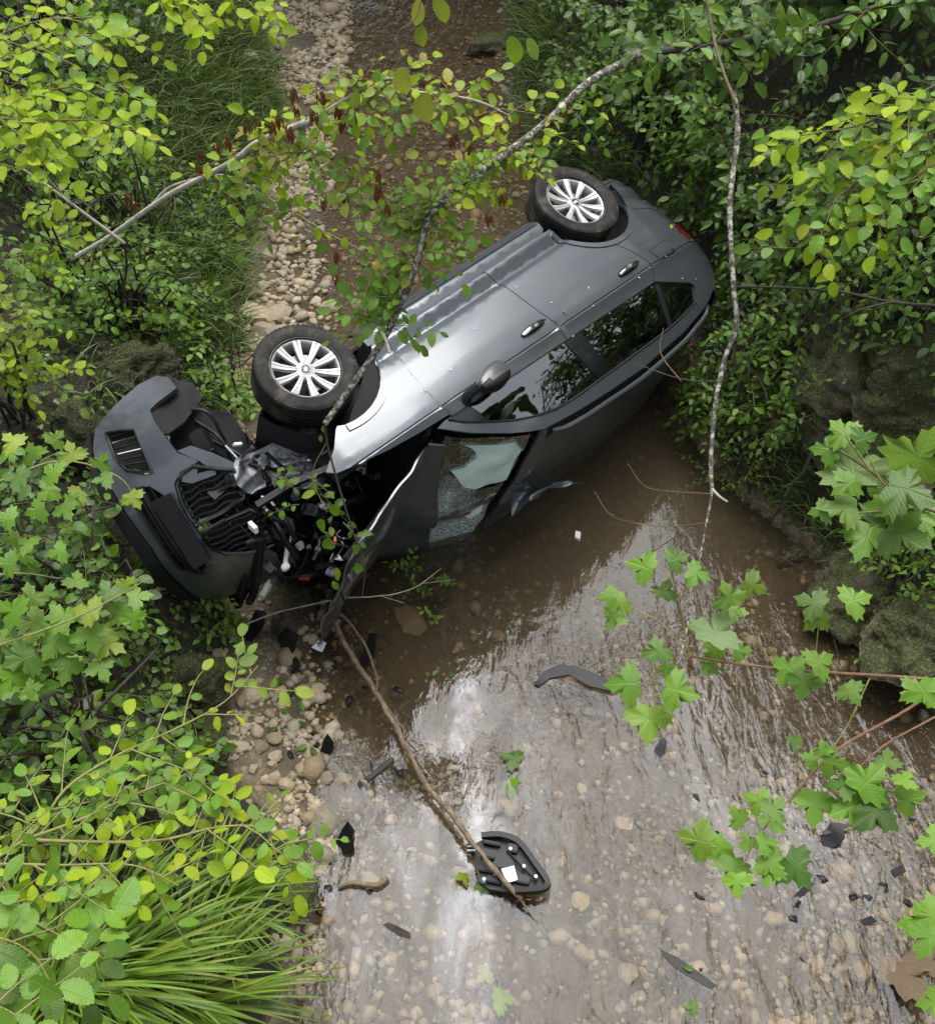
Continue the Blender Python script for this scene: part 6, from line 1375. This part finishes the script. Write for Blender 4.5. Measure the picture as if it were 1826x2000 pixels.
shard([(1603, 1635), (1618, 1610), (1640, 1612), (1648, 1640), (1632, 1652), (1612, 1648)], .035, .03, BLACK, 'plastic_shard', 'black clip with rod under the dark maple leaves', 'car debris', DG, .1, .03)
shard([(1605, 1622), (1680, 1600), (1683, 1606), (1610, 1630)], .05, .012, BLACK, 'plastic_rod', 'thin black rod beside the clip under maple leaves', 'car debris', DG, .1, .0)
shard([(1545, 1752), (1580, 1722), (1590, 1728), (1556, 1760)], .015, .012, BLACK, 'plastic_shard', 'black sliver below the lowest dark maple leaf', 'car debris', DG)
shard([(1290, 1855), (1320, 1868), (1355, 1892), (1400, 1925), (1390, 1932), (1340, 1905), (1300, 1875)], .006, .012, BLACK, 'plastic_strip', 'long black strip half under water near the bottom', 'car debris', DG, 0, .006)
shard([(1680, 1795), (1700, 1790), (1712, 1802), (1690, 1806)], .02, .012, BLACK, 'plastic_shard', 'tiny black chip in ripples at lower right', 'car debris', DG)
shard([(1740, 1698), (1762, 1690), (1768, 1704), (1748, 1712)], .02, .012, BLACK, 'plastic_shard', 'small black chip right of the maple leaves', 'car debris', DG)
shard([(540, 1240), (560, 1228), (582, 1245), (572, 1275), (550, 1268)], .10, .02, BLACK, 'plastic_shard', 'black bent piece on mud below the bumper', 'car debris', DG, .2, .03)
shard([(705, 1275), (722, 1240), (738, 1245), (730, 1275), (715, 1290)], .07, .02, BLACK, 'plastic_shard', 'black piece right of the forked stick under the bonnet', 'car debris', DG, .3, .03)
shard([(608, 1262), (622, 1252), (638, 1258), (628, 1272)], .10, .008, PAPER, 'plastic_shard', 'pale grey chip on mud left of the stick', 'car debris', DG, .1)
shard([(470, 1235), (500, 1195), (520, 1200), (515, 1225), (490, 1245)], .16, .015, BLACK, 'plastic_shard', 'black sheet piece at the foot of the bumper', 'car debris', DG, .3, .03)
shard([(560, 1290), (580, 1285), (590, 1300), (570, 1312)], .07, .012, GLOSSBLACK, 'plastic_shard', 'small glossy black chip on mud above the water', 'car debris', DG)
shard([(1122, 1050), (1124, 1038), (1134, 1042), (1132, 1056)], .006, .004, PAPER, 'paper_scrap', 'small white scrap floating in the muddy pool', 'paper', None)
shard([(1278, 1462), (1292, 1440), (1302, 1450), (1298, 1470), (1288, 1478)], .02, .012, BLACK, 'plastic_shard', 'black piece under the tip of the hanging maple leaf', 'car debris', DG)
shard([(745, 1805), (760, 1802), (800, 1822), (802, 1832), (778, 1826)], .012, .015, BARK_DARK, 'driftwood', 'short dark sliver of wood at the lower left of the water', 'wood')
# lamp housing tray with label, upside down in the water
tb = on(990, 1695, .02)
T = empty('lamp_housing', tb, 'black plastic lamp housing tray with white label under the end of the long stick', 'car debris')
def tp_(u, v, z=.02): p = on(u, v, z) - tb; return p
out_ = [(915, 1660), (925, 1652), (945, 1642), (975, 1641), (1003, 1650), (1022, 1668), (1042, 1697), (1060, 1722), (1066, 1738), (1050, 1746), (1000, 1748), (955, 1740), (935, 1725), (930, 1700), (926, 1680)]
po = [(tp_(u, v).x, tp_(u, v).y) for u, v in out_]
panel('tray', BLACK, T, po, lambda a, b: (a, b, .035 + .06 * a), (0, 0, 1), step=.04, thick=.03)
rimp = [tp_(u, v) for u, v in ((940, 1641), (975, 1640), (1005, 1650), (1024, 1668), (1044, 1697), (1062, 1722), (1068, 1738), (1055, 1748), (1005, 1750))]
g = Geo(); V, F = tube_geo([p + Vector((0, 0, .075 + .06 * p.x)) for p in smooth_poly(rimp, 3)], .022, n=4); g.add((V, F)); g.build('raised_rim', BLACK, T)
g = Geo(); V, F = tube_geo([tp_(990, 1672) + Vector((0, 0, .07)), tp_(1020, 1705) + Vector((0, 0, .075)), tp_(1048, 1732) + Vector((0, 0, .08))], .007, n=6); g.add((V, F)); g.build('inner_rod', BLACK, T)
for (u, v, sx_, sy_, hh) in ((955, 1675, .09, .05, .05), (985, 1690, .12, .09, .03), (950, 1700, .08, .06, .045), (965, 1725, .09, .04, .05), (1020, 1725, .08, .05, .04), (960, 1655, .10, .02, .06), (1000, 1665, .06, .05, .05)):
    c = tp_(u, v); Geo().box((c.x, c.y, .05 + .06 * c.x), (sx_, sy_, hh), Matrix.Rotation(rad(-12), 3, 'Z'), .006).build('moulded_box', BLACK, T)
for i in range(5): 
    c = tp_(920, 1656 + i * 4); Geo().box((c.x, c.y, .05), (.05, .008, .02), bev=.002).build('comb_tooth', WHITEP if i % 2 else BLACK, T)
lb = [(978, 1706), (1003, 1700), (1010, 1728), (990, 1733)]; Lp = [(tp_(u, v).x, tp_(u, v).y) for u, v in lb]
panel('white_label', PAPER, T, Lp, lambda a, b: (a, b, .072 + .06 * a), (0, 0, 1), step=.05, thick=.004)
for u, v in ((996, 1668), (1045, 1722), (945, 1727), (1022, 1702)): c = tp_(u, v); g = Geo().tube([c + Vector((0, 0, .04)), c + Vector((0, 0, .085))], .010, n=8).build('screw_boss', WHITEP, T)
# sticks
def stick(name, label, pts, r0, r1, mat, extra=(), rough=.25):
    W = [on(u, v, z) for u, v, z in pts]; b = W[0].copy(); o = empty(name, b, label, 'stick'); q = smooth_poly(W, 6)
    q = [p + Vector((noise.noise(p * 9), noise.noise(p * 9 + Vector((5, 0, 0))), 0)) * r0 * .9 for p in q]
    rr = [(r0 + (r1 - r0) * i / (len(q) - 1)) * (1 + rough * noise.noise(p * 17)) for i, p in enumerate(q)]
    Geo().tube([p - b for p in q], r0, n=9, rr=rr).build('stem', mat, o, True, 0)
    for e, a, c in extra: Geo().tube([p - b for p in smooth_poly([on(u, v, z) for u, v, z in e], 4)], a, c, n=6).build('twig', mat, o, True, 0)
    return o
DRIFT = bark('driftwood', [(.07, .05, .03), (.16, .12, .075), (.28, .22, .14)], 22, None, .8)
stick('long_stick', 'long bare stick lying from the bonnet tip to the lamp housing across the water', [(648, 1186, .22), (668, 1250, .18), (700, 1300, .13), (740, 1362, .09), (792, 1455, .08), (830, 1530, .09), (858, 1562, .10), (910, 1630, .13), (960, 1690, .15), (1015, 1755, .06)], .019, .015, DRIFT, [([(735, 1352, .09), (770, 1400, .08), (812, 1452, .05)], .007, .004), ([(858, 1575, .09), (880, 1610, .05), (905, 1640, .02)], .009, .005), ([(700, 1300, .13), (728, 1345, .09)], .006, .004), ([(1015, 1755, .06), (1040, 1790, .01), (1075, 1835, -.02)], .007, .003)])
stick('forked_stick', 'reddish brown bent stick beside the upper end of the long stick', [(655, 1184, .25), (690, 1225, .22), (718, 1268, .17), (735, 1318, .13), (736, 1350, .11)], .011, .008, BARK_BROWN)
stick('white_twig', 'thin pale twig lying in front of the crushed bonnet', [(468, 1225, .22), (530, 1200, .30), (600, 1182, .36), (680, 1168, .40), (760, 1162, .36), (815, 1145, .30), (862, 1110, .22)], .0055, .003, BARK_PALE, [([(740, 1163, .37), (790, 1178, .3)], .003, .002), ([(820, 1140, .29), (890, 1132, .18)], .002, .0015)])
stick('dead_branch', 'dark bare branch leaning from right bank into the pool', [(1590, 880, .9), (1560, 930, .7), (1525, 985, .4), (1490, 1040, .05)], .012, .006, BARK_DARK)
stick('dead_branch', 'dark overhanging stem lying across the mossy rock on right bank', [(1440, 560, 1.6), (1540, 562, 1.8), (1640, 570, 2.0), (1740, 590, 2.2), (1860, 600, 2.4)], .006, .010, BARK_DARK, [([(1740, 590, 2.25), (1680, 605, 2.2), (1640, 625, 2.1)], .007, .004)])
stick('dead_branch', 'thin dark sticks at the right edge by the boulder', [(1500, 1075, .05), (1560, 1110, .1), (1600, 1140, .1), (1640, 1300, .03)], .005, .004, BARK_DARK)
stick('short_stick', 'short stick under the water behind the lime leaf tip', [(660, 1735, .02), (690, 1722, .03), (735, 1728, .03), (756, 1714, .03)], .012, .016, DRIFT)
stick('grey_stick', 'grey stick on the bank at the left edge above the shrubs', [(-40, 682, .9), (60, 668, .9), (120, 672, .85)], .018, .012, BARK_PALE)
# leaves lying on water, mud and car
def fallen(u, v, s, kind, mat, label, z=.008, n=None, rot=None):
    p = on(u, v, z) if not isinstance(z, Vector) else z
    o = link('fallen_leaf', leaf_mesh(kind, mat, rd.randrange(9))); a = rd.uniform(0, 6.28) if rot is None else rot
    o.matrix_local = leaf_mtx(p, (math.cos(a), math.sin(a), .05), n or (UP + rv(rd, .25)), s); return tag(o, label, 'leaf', None)
fallen(1015, 1488, .14, 'maple', LEAF_MID, 'green leaf floating right of the oil film', .02); fallen(990, 1525, .13, 'maple', LEAF_MAPLE, 'pale drowned leaf just below the floating green leaf', -.01)
fallen(905, 1705, .09, 'maple', LEAF_MAPLEY, 'yellow leaf caught at the left side of the lamp housing', .03); fallen(930, 1725, .12, 'maple', LEAF_MID, 'green leaf pressed under the lamp housing corner', .01)
fallen(955, 1895, .10, 'maple', LEAF_MAPLEY, 'yellow green leaf under water near bottom centre', -.005); fallen(965, 1955, .13, 'maple', LEAF_MAPLE, 'drowned pale green leaf at the bottom centre', -.02)
fallen(1355, 1895, .06, 'ovate', LEAF_MID, 'green leaf on the long black strip near the bottom', .02); fallen(1362, 1970, .08, 'maple', LEAF_MID, 'green leaf at the bottom edge right of centre', .01)
fallen(880, 1322, .07, 'ovate', LEAF_DARK, 'dark wet leaf on the water beside the oil film', .006); fallen(845, 1320, .07, 'ovate', LEAF_DARK, 'second dark wet leaf left of the first by the oil film', .006)
for i, (u, v) in enumerate(((560, 1395), (600, 1420), (585, 1370), (545, 1420), (600, 1455), (620, 1475), (540, 1340), (575, 1340))): fallen(u, v, .075, 'ovate', LEAF_DARK if i % 2 else LEAF_MID, ('dark wet leaf on mud, upper left of the shallow bar', 'leaf on wet pebbles nearest the small black shard', 'leaf on mud between lime tips and the stick', 'dark leaf below the lime leaf tip', 'leaf at the water edge above the brown stones', 'green leaf half under water right of the brown stones', 'leaf on mud below the black bent piece', 'dark leaf by the glossy chip')[i], .06)
dry = simple('dry_brown_leaf', (.085, .058, .03), .75, var=.35, scale=30, bmp=.3)
def brown(u, v, s, label, a):
    me = leaf_mesh('maple', dry, 2); o = link('dry_leaf', me); o.matrix_local = leaf_mtx(on(u, v, .02), (math.cos(a), math.sin(a), .08), UP + rv(rd, .3), s); return tag(o, label, 'leaf')
brown(1745, 1925, .30, 'large curled brown leaf in the bottom right corner', .6); brown(1810, 1900, .2, 'second brown leaf at the right edge near bottom', 1.2); 
def oncar(u, v, s, mat, label, kind='ovate', n=None):
    # drop a leaf on the flank of the car along the sight line
    r = CMn.transposed() @ ray(u, v); o_ = tocar((0, 0, H)); t = 5.
    while t < 9:
        q = o_ + r * t
        if q.y > -SY(min(max(q.x, -3.4), .3), min(max(q.z, .2), 1.45)): break
        t += .01
    w_ = toworld(o_ + r * (t - .012)); nn = CMn @ Vector((0, -1, .15)); fallen(u, v, s, kind, mat, label, w_, nn + rv(rd, .12))
oncar(1312, 445, .085, LEAF_LIME, 'yellow leaf stuck beside the tail lamp', 'maple'); oncar(1100, 606, .035, LEAF_MAPLE, 'small green leaf on rear door by the front handle')
oncar(845, 665, .035, LEAF_MAPLE, 'small green leaf on front door near the arch'); oncar(735, 665, .06, LEAF_LIME, 'yellow leaf on the sill beside the lichen branch')
speck = simple('pale_petal', (.62, .58, .45), .8)
for u, v in ((1246, 541), (1331, 542), (1359, 546), (1160, 598), (1258, 392), (1190, 610), (1075, 590), (1120, 655), (930, 640), (1150, 560), (1300, 500), (1010, 560), (880, 720), (830, 760)): oncar(u, v, .016, speck, 'tiny pale petal stuck on the flank of the car', 'ovate'); COL.objects[-1]['group'] = 'pale petals on the car'
def sprig(u, v, z, n, label, seed):
    b = on(u, v, z); P = Plant('sprig', label, 'plant', b, 'small sprigs at the waterside', seed)
    for i in range(n): P.twig(b, Vector((P.rg.uniform(-.6, .6), P.rg.uniform(-.6, .3), .8)), .16, 'ovate', P.rg.choice((LEAF_MAPLE, LEAF_MID)), .05, 6, TWIG_GREEN, .002, .6)
    P.finish()
sprig(795, 1110, .08, 4, 'small green sprig at the bonnet edge in the shallows', 70); sprig(818, 1150, .05, 2, 'tiny sprig just right of the pale twig', 71); sprig(885, 1140, .05, 3, 'small sprig at right end of the pale twig', 72); sprig(850, 1205, .04, 2, 'tiny sprig on the brown rock in the shallows', 73); sprig(1680, 1290, .15, 4, 'round leaved sprig on the wet boulder at right', 74); sprig(905, 495, .1, 3, 'sprig growing behind the car sill', 75)
